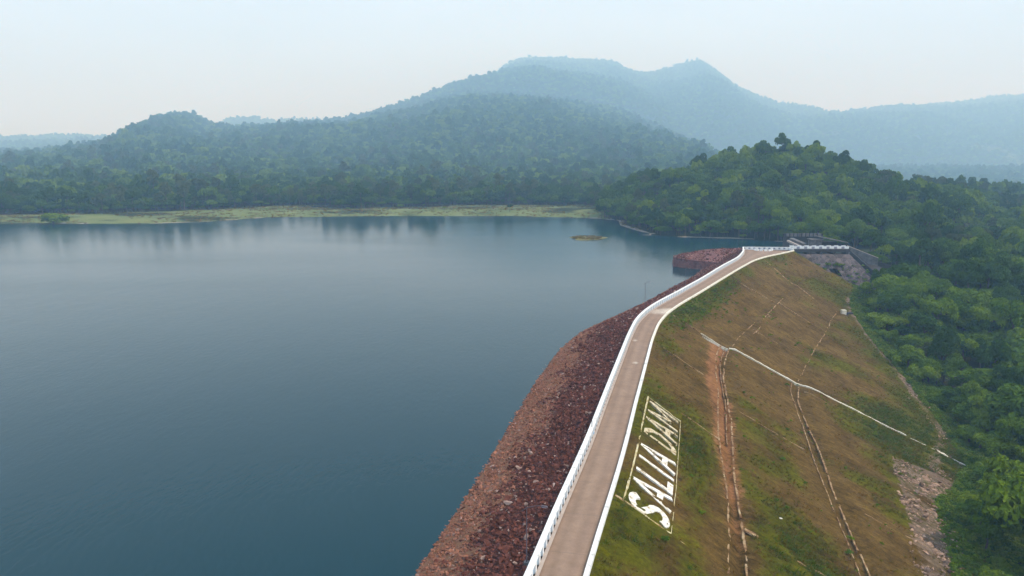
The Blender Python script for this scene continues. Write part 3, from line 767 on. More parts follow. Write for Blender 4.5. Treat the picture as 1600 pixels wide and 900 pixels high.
# ------------------------------------------------------------------ lettering on the slope
ls = empty("letter_sign", on_slope(170, 5)); tag(ls, "huge whitewashed letters SALIA DAM in a yellowed frame laid on the grass slope", "sign")
def LS(u, v, up):              # u along the word (m), v 0 foot .. 1 head
    D_ = 7.55 - v * 5.1
    s_ = u - (1 - v) * np.interp(u, [150, 191], [1.3, 2.6])
    return Vector(PS(np.array(float(s_)), np.array(float(D_)), 0.0)) + Vector((0, 0, up))
def stroke(mb, pts, wu, closed=False, up=0.2):
    """polyline in (u, v*5.1) metres, thickened by wu"""
    P_ = [Vector((p[0], p[1] * 5.7)) for p in pts]
    Lf, Rt = [], []
    for i, p in enumerate(P_):
        d0 = (P_[i] - P_[i-1]).normalized() if i > 0 else (P_[1] - P_[0]).normalized()
        d1 = (P_[i+1] - P_[i]).normalized() if i < len(P_) - 1 else d0
        t_ = (d0 + d1).normalized(); nrm = Vector((-t_.y, t_.x)); k = 1 / max(.6, nrm.dot(Vector((-d1.y, d1.x))))
        Lf.append(p + nrm * wu / 2 * k); Rt.append(p - nrm * wu / 2 * k)
    up += 0.003 * (len(mb.V) % 7)
    V, F = [], []
    for a_, b_ in zip(Lf, Rt):
        for q, z in ((a_, up), (b_, up), (b_, -.2), (a_, -.2)): V.append(LS(q.x, q.y / 5.7, z))
    for i in range(len(P_) - 1):
        for b in range(4): F.append((i*4+b, i*4+(b+1) % 4, (i+1)*4+(b+1) % 4, (i+1)*4+b))
    F += [(0, 3, 2, 1), tuple((len(P_)-1)*4 + b for b in range(4))]
    mb.add(V, F)
def glyph(ch, u0, wd):
    mb = MB(); X = lambda f: u0 + f * wd
    if ch == 'S':
        pts = []
        for k in range(10): a_ = math.radians(20 + k * 25); pts.append((X(.5 + .40 * math.cos(a_)), .74 + .20 * math.sin(a_)))
        for k in range(10): a_ = math.radians(80 - k * 25); pts.append((X(.5 + .40 * math.cos(a_)), .27 + .20 * math.sin(a_)))
        stroke(mb, pts, 1.0)
    if ch == 'A':
        stroke(mb, [(X(.08), 0), (X(.5), 1)], .76); stroke(mb, [(X(.92), 0), (X(.5), 1)], .76); stroke(mb, [(X(.25), .30), (X(.75), .30)], .9)
    if ch == 'L': stroke(mb, [(X(.15), 1), (X(.15), 0)], .76); stroke(mb, [(X(.0), .08), (X(1), .08)], .9)
    if ch == 'I': stroke(mb, [(X(.5), 1), (X(.5), 0)], .76)
    if ch == 'D':
        stroke(mb, [(X(.12), 1), (X(.12), 0)], .76)
        stroke(mb, [(X(.1), .92), (X(.45), .92), (X(.78), .78), (X(.9), .5), (X(.78), .22), (X(.45), .08), (X(.1), .08)], .9)
    if ch == 'M':
        stroke(mb, [(X(.06), 0), (X(.06), 1)], .72); stroke(mb, [(X(.94), 0), (X(.94), 1)], .8)
        stroke(mb, [(X(.06), .98), (X(.5), .25)], .62); stroke(mb, [(X(.94), .98), (X(.5), .25)], .62)
    return mb
for ch, u0, wd, mt in [('S', 149.6, 4.0, 'letter'), ('A', 154.6, 4.6, 'letter'), ('L', 160.0, 3.2, 'letter'), ('I', 164.2, 1.4, 'letter'), ('A', 166.9, 4.5, 'letter'),
                       ('D', 174.2, 4.0, 'letter_worn'), ('A', 179.0, 4.4, 'letter_worn'), ('M', 184.6, 5.4, 'letter_worn')]:
    o = under(glyph(ch, u0, wd).build("letter", M[mt]), ls)
    o["label"] = ("worn " if mt == 'letter_worn' else "") + "white capital letter " + ch
for pts, wd in [([(149.5, 1.9), (191.6, 2.0)], .26), ([(191.6, 2.0), (188.2, 7.9)], .17), ([(188.2, 7.9), (148.2, 7.9)], .10), ([(148.2, 7.9), (149.6, 1.9)], .2)]:
    L_ = np.array([np.linspace(pts[0][0], pts[1][0], 14), np.linspace(pts[0][1], pts[1][1], 14)]).T
    for mb in strip(L_, wd, .2, .02, 0): under(mb.build("frame", M['frame_paint']), ls)

# ------------------------------------------------------------------ spillway beyond the plaza
DK0, DK1, DKY = 128.5, 156.0, 339.0
br = empty("footbridge", (DK0, DKY, 0)); tag(br, "spillway bridge with white and blue block railing beyond the plaza", "bridge")
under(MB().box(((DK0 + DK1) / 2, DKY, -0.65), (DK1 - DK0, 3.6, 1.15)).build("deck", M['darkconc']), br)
under(MB().box(((DK0 + DK1) / 2, DKY - 1.7, 0.10), (DK1 - DK0, 0.25, 0.34)).build("kerb", M['concrete']), br)
under(MB().box(((DK0 + DK1) / 2, DKY + 1.7, 0.10), (DK1 - DK0, 0.25, 0.34)).build("kerb", M['concrete']), br)
NB_ = 8
rb = MB().box((0, 0, 0.83), (2.0, 0.3, 1.1)).me("railing_block", M['white']); rb2 = MB().box((0, 0, 0.78), (1.35, 0.18, 0.95)).me("railing_panel", M['lilac'])
for k in range(NB_):
    for yy_ in (-1.7, 1.7):
        x = DK0 + (k + .5) * (DK1 - DK0) / NB_
        o = link("railing_block", rb, br); o.location = (x - DK0, yy_, 0)
        if k < NB_ - 1:
            o = link("railing_panel", rb2, br); o.location = (x - DK0 + 1.72, yy_, 0)
for k in range(5):
    x = DK0 + 2 + k * 6
    under(MB().box((x, DKY + .2, -4.6), (1.1, 4.6, 7.9)).build("pier", M['darkconc']), br)
# masonry weir section with a dark opening
mw = empty("masonry_weir", (140, 334, -8)); tag(mw, "purple-grey stone masonry section under the spillway bridge with a dark opening", "weir")
def wedge(x0, x1, xb0, xb1, yt, yb, zt, zb, ybk):
    return [(xb0, yb, zb), (xb1, yb, zb), (xb1, ybk, zb), (xb0, ybk, zb), (x0, yt, zt), (x1, yt, zt), (x1, ybk, zt), (x0, ybk, zt)]
def facept(x_, t_):            # t 0 top .. 1 bottom of the battered face
    xt = (118, 155.5); xb = (118, 172.5)
    return (xt[0] + (xt[1]-xt[0]) * x_) * (1 - t_) + (xb[0] + (xb[1]-xb[0]) * x_) * t_, 336.2 - 15.5 * t_, -2.3 - 19.7 * t_
us = [0, .2, .4, .55, .615, .70, .76, .88, 1]; ts = [0, .10, .2, .30, .46, .7, 1]
V, F = [], []
for t_ in ts:
    for u_ in us: V.append(facept(u_, t_))
for i in range(len(ts) - 1):
    for j in range(len(us) - 1):
        if i == 3 and j == 5 - 1: continue
        k = i * len(us) + j; F.append((k, k + len(us), k + len(us) + 1, k + 1))
b0 = len(V)
for t_ in (0, 1): 
    for u_ in (0, 1):
        x, y, z = facept(u_, t_); V.append((x, 341.5, z))
F.append((0, len(us) - 1, b0 + 1, b0))
r_ = [i * len(us) + len(us) - 1 for i in range(len(ts))]
F.append(tuple(r_) + (b0 + 3, b0 + 1))
under(link("stone_face", mesh("stone_face", V, F, M['masonry'])), mw)
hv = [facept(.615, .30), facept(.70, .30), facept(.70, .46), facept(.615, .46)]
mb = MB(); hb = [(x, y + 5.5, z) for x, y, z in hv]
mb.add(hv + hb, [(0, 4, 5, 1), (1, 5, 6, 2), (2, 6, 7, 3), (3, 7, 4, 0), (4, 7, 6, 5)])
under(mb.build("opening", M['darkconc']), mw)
# stepped side wall (dark) and right wing wall of the chute
tw = empty("training_wall", (157, 338, -1)); tag(tw, "dark sloping side wall dropping beside the stone masonry into the trees", "wall")
def slab_line(pts, wdt, depth):
    mb = MB()
    for (a_, b_) in zip(pts[:-1], pts[1:]):
        A_, B_ = Vector(a_), Vector(b_); d = (B_ - A_); n_ = Vector((d.y, -d.x, 0)).normalized() * wdt / 2; dz = Vector((0, 0, depth))
        mb.prism([A_ - n_ - dz, A_ + n_ - dz, B_ + n_ - dz, B_ - n_ - dz, A_ - n_, A_ + n_, B_ + n_, B_ - n_])
    return mb
under(slab_line([(156.2, 337.5, -.6), (163.5, 329.5, -8.5), (172.6, 320.5, -18)], 1.0, 5).build("wall_body", M['darkconc']), tw)
ww = empty("wing_wall", (158, 340, 0)); tag(ww, "grey concrete wing wall stepping down right of the spillway bridge", "wall")
under(slab_line([(157.5, 344, .8), (171, 341, -4.6)], 1.2, 8).build("wall_body", M['concrete']), ww)
under(slab_line([(171.3, 341, -6.2), (196, 331, -14.5)], 1.2, 6).build("wall_body", M['darkconc']), ww)
under(slab_line([(157.5, 344, 1.05), (171, 341, -4.35)], 1.7, .25).build("wall_cap", M['plinth']), ww)
# chute floor
V = []; us = np.linspace(0, 1, 9)
for u_ in us:
    V += [(158 + 16 * u_, 338 - 19 * u_, -7.5 - 11.5 * u_), (171 + 26 * u_, 341 - 11 * u_, -8 - 9 * u_)]
F = [(2*i, 2*i+2, 2*i+3, 2*i+1) for i in range(8)]
o = link("spillway_chute", mesh("spillway_chute", V, F, M['darkconc'])); tag(o, "dark spillway channel floor below the wing wall", "spillway")
# structures behind the bridge
gh = empty("gate_tower", (145, 352, -8)); tag(gh, "grey concrete gate block with upright ribs standing behind the bridge railing", "gate structure")
under(MB().box((145.6, 352, -2.6), (5.0, 4, 11.0)).build("body", M['concrete']), gh)
for k in range(4): under(MB().box((143.5 + k * 1.4, 349.8, -2.4), (.45, .5, 10.8)).build("rib", M['concrete']), gh)
under(MB().box((145.6, 352, 3.05), (6.2, 5, .3)).build("roof_slab", M['concrete']), gh)
ph = empty("pump_house", (152.5, 356, -6)); tag(ph, "low dark block with a sloping slab roof right of the gate block", "building")
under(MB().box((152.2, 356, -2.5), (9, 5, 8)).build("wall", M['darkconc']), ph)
under(slab_line([(146.5, 353, 4.6), (160.5, 353, 1.8)], 7, .35).build("roof", M['concrete']), ph)
rw = empty("retaining_wall", (155, 392, -8)); tag(rw, "pale ribbed retaining wall under the trees behind the spillway inlet", "wall")
under(MB().box((155.5, 392, -3.4), (21, 1, 10)).build("wall_body", M['darkconc']), rw)
for k in range(9): under(MB().box((147 + k * 2.1, 391.2, 1.0), (1.35, .7, 1.7)).build("buttress", M['concrete']), rw)
ap = MB().prism([(121, 367, -10), (142, 361, -10), (140, 376, -10), (127, 380, -10), (121, 367, -7.3), (142, 361, -6.4), (140, 376, -6.4), (127, 380, -7.3)]).build("grassy_apron", M['tuft'])
tag(ap, "low yellow-green grassy bank in front of the ribbed retaining wall", "bank")
ib = empty("sloping_beam", (137, 352, -5)); tag(ib, "pale sloping concrete beam beside the gate block behind the railing", "beam")
under(slab_line([(134.6, 358, 2.0), (139.8, 345, -1.0)], 0.9, .9).build("beam", M['plinth']), ib)
under(slab_line([(137.2, 360, 2.8), (140.6, 352, 1.0)], 2.4, 3.8).build("block", M['concrete']), ib)
# red stone spur upstream of the plaza
sp_ = empty("stone_spur", (85, 338, -6)); tag(sp_, "red-brown stone guide wall spur reaching into the lake below the plaza", "guide wall")
FW = [(74.5, 337.5), (79, 331), (86, 327), (95, 322), (104, 326)]
TP = [(74.9, 338.4, -4.2), (79.2, 332.0, -4.2), (86.2, 328.0, -4.5), (95, 323, -4.9), (104, 327, -3.5)]
BK = [(76.5, 346, -4.4), (82, 350, -3.6), (92, 353, -2.2), (101, 351, -1.2), (110, 346, -.4)]
V = [(x, y, -12) for x, y in FW] + TP + BK + [(x + 1, y + 9, -12) for x, y, z in BK]
F = []
for r0 in range(3):
    for k in range(4): F.append((r0*5+k, r0*5+k+1, r0*5+6+k, r0*5+5+k))
F.append((0, 5, 10, 15))
under(link("wall_face", mesh("wall_face", V, F, M['redwall'])), sp_)
mb = MB()
for k in range(len(TP) - 1):
    A_, B_ = Vector(TP[k]), Vector(TP[k+1]); d = (B_ - A_); n_ = Vector((-d.y, d.x, 0)).normalized() * .9; u_ = Vector((0, 0, .28)); A_ = A_ - n_ * .15; B_ = B_ - n_ * .15
    mb.prism([A_ - u_*.1, B_ - u_*.1, B_ + n_ - u_*.1, A_ + n_ - u_*.1, A_ + u_, B_ + u_, B_ + n_ + u_, A_ + n_ + u_])
under(mb.build("coping", M['redwall']), sp_)

# ------------------------------------------------------------------ scatter tool: instances on a point set, by geometry nodes
def scatter(name, pts, rot, scl, pid, protos):
    me = bpy.data.meshes.new(name); me.vertices.add(len(pts)); me.vertices.foreach_set("co", np.asarray(pts, np.float32).ravel())
    for an, A_, ty in (("rv", rot, 'FLOAT_VECTOR'), ("sv", scl, 'FLOAT_VECTOR')):
        a_ = me.attributes.new(an, ty, 'POINT'); a_.data.foreach_set("vector", np.asarray(A_, np.float32).ravel())
    a_ = me.attributes.new("pid", 'INT', 'POINT'); a_.data.foreach_set("value", np.asarray(pid, np.int32))
    c_ = bpy.data.collections.new(name + "_kinds")
    for i, pm in enumerate(protos):
        c_.objects.link(bpy.data.objects.new("%s_kind_%02d" % (name, i), pm))
    g = bpy.data.node_groups.new(name, 'GeometryNodeTree')
    g.interface.new_socket("Geometry", in_out='INPUT', socket_type='NodeSocketGeometry')
    g.interface.new_socket("Geometry", in_out='OUTPUT', socket_type='NodeSocketGeometry')
    N_ = g.nodes; gi = N_.new("NodeGroupInput"); go = N_.new("NodeGroupOutput")
    ip = N_.new("GeometryNodeInstanceOnPoints"); ci = N_.new("GeometryNodeCollectionInfo")
    ci.inputs[0].default_value = c_; ci.inputs["Separate Children"].default_value = True; ci.inputs["Reset Children"].default_value = True
    def na(nm, ty):
        q = N_.new("GeometryNodeInputNamedAttribute"); q.data_type = ty; q.inputs[0].default_value = nm; return q.outputs[0]
    g.links.new(gi.outputs[0], ip.inputs["Points"]); g.links.new(ci.outputs[0], ip.inputs["Instance"])
    ip.inputs["Pick Instance"].default_value = True
    g.links.new(na("pid", 'INT'), ip.inputs["Instance Index"])
    e2r = N_.new("FunctionNodeEulerToRotation"); g.links.new(na("rv", 'FLOAT_VECTOR'), e2r.inputs[0]); g.links.new(e2r.outputs[0], ip.inputs["Rotation"])
    g.links.new(na("sv", 'FLOAT_VECTOR'), ip.inputs["Scale"])
    g.links.new(ip.outputs[0], go.inputs[0])
    o = link(name, me); md = o.modifiers.new("scatter", 'NODES'); md.node_group = g
    return tag(o, kind='stuff')

# ------------------------------------------------------------------ riprap stones
M['stone_dark'] = noise_mat("maroon_riprap_stone", [(0.055, 0.018, 0.013), (0.165, 0.062, 0.045)], 1.5, 0.95, 0.03, 6, spec=.03, var=.5)
M['stone_low'] = noise_mat("rusty_riprap_stone", [(0.14, 0.054, 0.034), (0.30, 0.140, 0.090)], 1.5, 0.95, 0.03, 6, spec=.03, var=.4)
M['stone_pale'] = noise_mat("pale_riprap_stone", [(0.18, 0.11, 0.09), (0.38, 0.28, 0.24)], 1.5, 0.95, 0.03, 6, spec=.03, var=.35)
RK = [rock_mesh("riprap_rock_%d" % i, 100 + i, M['stone_dark'], 1, .75, .55) for i in range(5)] + [rock_mesh("riprap_pale_%d" % i, 130 + i, M['stone_pale'], 1, .6, .5) for i in range(2)]
RKL = [rock_mesh("riprap_low_%d" % i, 160 + i, M['stone_low'], 1, .8, .55) for i in range(5)] + [rock_mesh("riprap_lowpale_%d" % i, 170 + i, M['stone_pale'], 1, .6, .5) for i in range(1)]
nst = 80000
s_ = rng.uniform(108, NL - 2, nst) ** 1.0; d_ = rng.uniform(1.3, 24, nst)
keep = rng.random(nst) < np.interp(s_, [108, 190, 300, 420], [1, .8, .45, .3])
s_, d_ = s_[keep], d_[keep]
p = PU(s_, d_); h_ = p[:, 2] - WATER_Z
ok = h_ > -0.5; s_, d_, p, h_ = s_[ok], d_[ok], p[ok], h_[ok]
lowz = (h_ + 2.2 * fbm(p[:, 0] / 5, p[:, 1] / 5, 4, 55) + rng.normal(0, .7, len(h_))) < np.interp(p[:, 1], [60, 90, 130, 200, 260], [3.2, 3.2, 3.4, 2.4, .5])
sz = np.where(lowz, rng.gamma(3, .05, len(s_)) + .06, rng.gamma(2.2, .085, len(s_)) + .08)
p[:, 2] += sz * .12
rot = np.c_[rng.normal(0, .4, len(s_)), rng.normal(0, .4, len(s_)), rng.uniform(0, 6.28, len(s_))]
scl = sz[:, None] * rng.uniform(.75, 1.3, (len(s_), 3))
dist = np.hypot(p[:, 0], p[:, 1])
big = np.argsort(-(sz / dist) * (1.0 * (p[:, 1] > 60)))[:300]
mask = np.zeros(len(s_), bool); mask[big] = True
pid_u = np.where(rng.random(len(s_)) < .07, rng.integers(5, 7, len(s_)), rng.integers(0, 5, len(s_)))
pid_l = np.where(rng.random(len(s_)) < .05, 5, rng.integers(0, 5, len(s_)))
u = (~lowz) & ~mask; scatter("riprap_boulders", p[u], rot[u], scl[u], pid_u[u], RK)
u = lowz & ~mask; scatter("riprap_cobbles", p[u], rot[u], scl[u], pid_l[u], RKL)
for i in big:
    o = link("stone", (RKL[pid_l[i]] if lowz[i] else RK[pid_u[i]]), rip)
    o.location = p[i]; o.rotation_euler = rot[i]; o.scale = scl[i]
# rubble on the spur and at the toe of the slope
ns = 1500
q = rng.random((ns, 2)); k_ = q[:, 0] * 3.999; i_ = k_.astype(int); f_ = (k_ - i_)[:, None]
tp, bk = np.array(TP), np.array(BK)
pt = (tp[i_] * (1 - f_) + tp[i_ + 1] * f_) * (1 - q[:, 1:]) + (bk[i_] * (1 - f_) + bk[i_ + 1] * f_) * q[:, 1:]
scatter("spur_rubble", pt, rng.uniform(0, 6, (ns, 3)), (rng.gamma(3, .12, ns) + .12)[:, None] * np.ones((1, 3)), np.where(rng.random(ns) < .12, 5, rng.integers(0, 5, ns)), RK)
M['stone_toe'] = noise_mat("pink_tan_rubble", [(0.15, 0.085, 0.055), (0.42, 0.29, 0.21)], 1.5, 0.95, 0.03, 6, spec=.03, var=.45)
RT_ = [rock_mesh("toe_rock_%d" % i, 200 + i, M['stone_toe'], 1, .7, .4) for i in range(5)]
ns = 5200
s_ = rng.uniform(140, 236, ns); d_ = np.interp(s_, [140, 175, 235, 240], [44, 44, 53, 62]) + rng.beta(1.6, 1.3, ns) * (TOE(s_) - np.interp(s_, [140, 175, 235, 240], [44, 44, 53, 62])) 
d_ += 2.0 * fbm(s_ / 8, d_ / 5, 3, 77)
pt = PS(s_, d_); szt = rng.gamma(2.0, .14, ns) + .06; kk = rng.random(ns) < np.clip(.55 + 1.2 * fbm(s_ / 6, d_ / 4, 3, 78), .05, 1); pt, szt = pt[kk], szt[kk]; ns = len(pt)
scatter("toe_rubble", pt, np.c_[rng.normal(0, .5, (ns, 2)), rng.uniform(0, 6, ns)], szt[:, None] * rng.uniform(.7, 1.4, (ns, 3)), rng.integers(0, 5, ns), RT_)
ns = 900
s_ = rng.uniform(240, 330, ns); d_ = np.interp(s_, [230, 264, 286, 322, 356], [62, 70, 69.5, 59, 47]) + rng.normal(0, 1.6, ns)
ok = fbm(s_ / 12, d_ / 6, 3, 71) > 0.05; s_, d_ = s_[ok], d_[ok]
pt = PS(s_, d_); ns = len(s_)
scatter("path_rubble", pt, np.c_[rng.normal(0, .5, (ns, 2)), rng.uniform(0, 6, ns)], (rng.gamma(2.5, .08, ns) + .05)[:, None] * rng.uniform(.7, 1.4, (ns, 3)), rng.integers(0, 5, ns), RT_)

# ------------------------------------------------------------------ grass tufts on the slope
def tuft_mesh(name, seed, m, nbl=14, h=.5, sp=.28):
    r = np.random.default_rng(seed); V, F = [], []
    for k in range(nbl):
        a_ = r.uniform(0, 6.28); b = r.uniform(0, sp, 2); x, y = b[0] * math.cos(a_), b[0] * math.sin(a_)
        lx, ly = r.normal(0, .6, 2) * h; hh = h * r.uniform(.6, 1.1); wv = .06; ca, sa = math.cos(a_ + 1.57) * wv, math.sin(a_ + 1.57) * wv
        o_ = len(V); V += [(x - ca, y - sa, -.05), (x + ca, y + sa, -.05), (x + lx + ca*.3, y + ly + sa*.3, hh), (x + lx*.7 - ca*.6, y + ly*.7 - sa*.6, hh*.6)]
        F.append((o_, o_+1, o_+2, o_+3))
    return mesh(name, V, F, m)
TF = [tuft_mesh("tuft_%d" % i, i, M['tuft']) for i in range(3)] + [tuft_mesh("tuft_dry_%d" % i, 10 + i, M['tuft_dry'], 12, .45) for i in range(3)] + [tuft_mesh("tuft_green_%d" % i, 20 + i, M['tuft_green'], 16, .55, .35) for i in range(3)]
nt_ = 150000
s_ = rng.uniform(125, NR - 3, nt_); d_ = rng.uniform(1.2, 78, nt_)
ok = (d_ < TOE(s_) + 4); s_, d_ = s_[ok], d_[ok]
si = np.clip((s_ - 40).astype(int), 0, grass.shape[0] - 1); di = np.clip(np.searchsorted(Dv, d_), 0, len(Dv) - 1)
g_ = grass[si, di]; so_ = np.maximum(soil[si, di], path[si, di])
prob = np.clip(g_ * 1.1 - .12, .04, 1) * np.clip(1 - so_ * 1.3, .03, 1) * np.interp(s_, [125, 250, 420], [1, .75, .55])
ok = rng.random(len(s_)) < prob
inlet = (d_ > 1.4) & (d_ < 8.2) & (s_ > 147) & (s_ < 192)
ok &= ~(inlet & (rng.random(len(s_)) < .7))
ok &= ~((np.abs(s_ - np.interp(d_, [0, 11, 25, 35, 52, 67, 77], [262, 260.5, 262, 263, 263.4, 265, 264])) < .9))
s_, d_, g_ = s_[ok], d_[ok], g_[ok]
pt = PS(s_, d_); ns = len(s_)
pid = np.where(g_ + rng.normal(0, .2, ns) > .95, rng.integers(6, 9, ns), np.where(g_ + rng.normal(0, .22, ns) > .42, rng.integers(0, 3, ns), rng.integers(3, 6, ns)))
szg = np.clip(rng.gamma(4, .13, ns), .2, 1.2) * np.clip(.55 + .55 * g_, .5, 1.25)
scatter("slope_grass", pt, np.c_[rng.normal(0, .12, (ns, 2)), rng.uniform(0, 6.28, ns)], szg[:, None] * np.array([[1.2, 1.2, .8]]), pid, TF)

# ------------------------------------------------------------------ trees
def crown(seed, rx, rz, zc, nclump, nleaf, leaf, rc=(.28, .45), droop=0.0, flat=0.6):
    r = np.random.default_rng(seed)
    C_, Rr = [], []
    for k in range(nclump):
        v = r.normal(size=3); v[2] = abs(v[2]) * .9 - .35; v /= np.linalg.norm(v)
        f = r.uniform(.45, .88) if k > 2 else r.uniform(0, .4)
        wob = r.uniform(.8, 1.15)
        C_.append(np.array([v[0] * rx * f * wob, v[1] * rx * f * wob, zc + v[2] * rz * f])); Rr.append(r.uniform(*rc) * rx)
    C_, Rr = np.array(C_), np.array(Rr)
    which = r.choice(nclump, nleaf, p=Rr**2 / (Rr**2).sum())
    v = r.normal(size=(nleaf, 3)); v[:, 2] = np.where(v[:, 2] < -.3, -v[:, 2], v[:, 2]); v /= np.linalg.norm(v, axis=1)[:, None]
    rad = Rr[which] * (1 - .35 * r.random(nleaf) ** 2)
    p = C_[which] + v * rad[:, None] * np.array([1, 1, flat + .25])
    if droop: p[:, 2] -= droop * (np.hypot(p[:, 0], p[:, 1]) / rx) ** 2 * r.uniform(.4, 1, nleaf)
    nrm = v + r.normal(0, .45, (nleaf, 3)) + np.array([0, 0, .25]); nrm /= np.linalg.norm(nrm, axis=1)[:, None]
    t = np.cross(nrm, r.normal(size=(nleaf, 3))); t /= np.linalg.norm(t, axis=1)[:, None]; b = np.cross(nrm, t)
    L_ = (leaf * r.uniform(.6, 1.35, nleaf))[:, None]
    V = np.stack([p - t * L_ * .5, p + b * L_ * .32 + nrm * L_ * .1, p + t * L_ * .5 - nrm * L_ * .08, p - b * L_ * .32 + nrm * L_ * .1], 1).reshape(-1, 3)
    F = np.arange(nleaf * 4).reshape(-1, 4)
    return V, F, C_
def trunk_mb(seed, h, r0, C_, nl=5):
    r = random.Random(seed); mb = MB()
    top = Vector((r.uniform(-.3, .3), r.uniform(-.3, .3), h))
    m1 = Vector((r.uniform(-.25, .25), r.uniform(-.25, .25), h * .5))
    mb.tube([(0, 0, -.6), (0, 0, .3), m1, top], [r0 * 1.4, r0, r0 * .75, r0 * .35], 7)
    for k in range(min(nl, len(C_))):
        e = Vector(C_[-1 - k]); s0 = m1.lerp(top, r.uniform(.1, .9)); md_ = s0.lerp(e, .5) + Vector((0, 0, .25))
        mb.tube([s0, md_, e], [r0 * .45, r0 * .3, r0 * .12], 5)
    return mb
KINDS = [  # leaf material, crown radius, crown half height, centre height, clumps, leaves, leaf size, label stem
 (0, 3.3, 2.3, 4.6, 17, 3000, .52, "bright green broad-crowned tree"),
 (1, 3.0, 2.6, 5.2, 15, 2700, .50, "dark green round-crowned tree"),
 (2, 3.5, 2.0, 4.4, 19, 3000, .52, "mid green spreading tree"),
 (3, 2.5, 3.3, 6.4, 14, 2300, .46, "tall grey-green tree with a loose crown"),
 (0, 2.6, 1.5, 2.6, 15, 2300, .46, "low bright green bushy tree"),
 (4, 3.0, 2.0, 4.2, 15, 2500, .48, "yellow-green leafy tree"),
]
NEAR, NEAR_MERGED, MID, FAR = [], [], [], []
for i, (lm, rx, rz, zc, nc, nl, lf, lab) in enumerate(KINDS):
    for v_ in range(2):
        sd0 = 1000 + i * 10 + v_
        V, F, C_ = crown(sd0, rx, rz, zc, nc, nl, lf)
        tmb = trunk_mb(sd0, zc + rz * .35, .17 + .03 * rx, C_)
        NEAR.append((mesh("crown", V, F, LEAF[lm]), tmb.me("trunk", M['bark'])))
    V, F, C_ = crown(2000 + i, rx, rz, zc, nc, 900, lf * 1.75)
    tmb = trunk_mb(2000 + i, zc + rz * .3, .2, C_, 3); nf = len(F)
    o_ = len(V); MID.append(mesh("mid_tree_%d" % i, np.vstack([V, np.array([tuple(q) for q in tmb.V])]), [tuple(f) for f in F] + [tuple(k + o_ for k in f) for f in tmb.F], [LEAF[lm], M['bark']], False, [0] * nf + [1] * len(tmb.F)))
    V, F, C_ = crown(3000 + i, rx, rz, zc, nc, 260, lf * 3.2)
    FAR.append(mesh("far_tree_%d" % i, V, F, LEAF[lm]))

HALF = math.radians(40)
pts_all = []
gtab = np.full(4096, -9.0)
rcur = 58.0
while rcur < 10000:
    sp = np.interp(rcur, [60, 320, 420, 800, 1500, 2600, 3700, 6000, 10000], [4.6, 4.9, 5.0, 5.6, 7.6, 12.0, 15, 22, 34])
    nth = int(2 * HALF * rcur / sp)
    a_ = -HALF + (np.arange(nth) + rng.uniform(.05, .95, nth)) * (2 * HALF / nth)
    r_ = rcur + rng.uniform(-.5, .5, nth) * sp
    pts_all.append(np.c_[r_ * np.sin(a_), r_ * np.cos(a_), np.full(nth, sp)])
    rcur += sp * .92
T = np.vstack(pts_all)
z = terrain(T[:, 0], T[:, 1])
sdT = poly_sd(T[:, 0], T[:, 1], SHORE); dnT = poly_sd(T[:, 0], T[:, 1], DOWNP)
# project on the dam to keep the slope free
near = T[:, 1] < 420
sD = np.full(len(T), 1e3); sS = np.zeros(len(T))
idx = np.where(near)[0]
for blk_ in np.array_split(idx, max(1, len(idx) // 1500)):
    dx = T[blk_, 0][:, None] - RC[None, :, 0]; dy = T[blk_, 1][:, None] - RC[None, :, 1]
    al = dx * RT[None, :, 0] + dy * RT[None, :, 1]
    k = np.abs(al).argmin(1); dd = (dx * RN[None, :, 0] + dy * RN[None, :, 1])[np.arange(len(blk_)), k]
    sS[blk_] = k; sD[blk_] = dd
down_ok = (dnT < -1) & ((sD > TOE(sS) + 1.5 + 2.0 * vnoise(T[:, 0] / 9, T[:, 1] / 9, 3)) | (T[:, 1] > 345))
# spillway zone stays clear
spz = (T[:, 0] > 118) & (T[:, 0] < 205) & (T[:, 1] > 312) & (T[:, 1] < 350) & ~((T[:, 0] > 178) & (T[:, 1] > 338))
spz |= (T[:, 0] > 112) & (T[:, 0] < 168) & (T[:, 1] > 330) & (T[:, 1] < 395)
spz |= np.hypot(T[:, 0] - 151, T[:, 1] - 226) < 8.5
spz |= (T[:, 0] > 150) & (T[:, 0] < 196) & (T[:, 1] > 318 - 0 * T[:, 0]) & (T[:, 1] < 338)
land_ok = (dnT >= -1) & (sdT > 2.0) & (T[:, 1] > 390) & ((sdT > 100 + 75 * fbm(T[:, 0] / 70, T[:, 1] / 70, 3, 14)) | (T[:, 0] > 75 + 8 * fbm(T[:, 1] / 20, T[:, 0] / 20, 2, 15)))
okT = (down_ok | land_ok) & ~spz
clr = fbm(T[:, 0] / 190, T[:, 1] / 260, 4, 63)
okT &= ~((np.hypot(T[:, 0], T[:, 1]) > 1300) & (clr > .36) & (rng.random(len(T)) < .8))      # rocky and grassy clearings on the hills
# thin brighter meadow on the right-hand flat
mead = (T[:, 1] > 400) & (T[:, 1] < 640) & (dnT < -6)
T, z, sdT, dnT, sD, sS, mead = T[okT], z[okT], sdT[okT], dnT[okT], sD[okT], sS[okT], mead[okT]
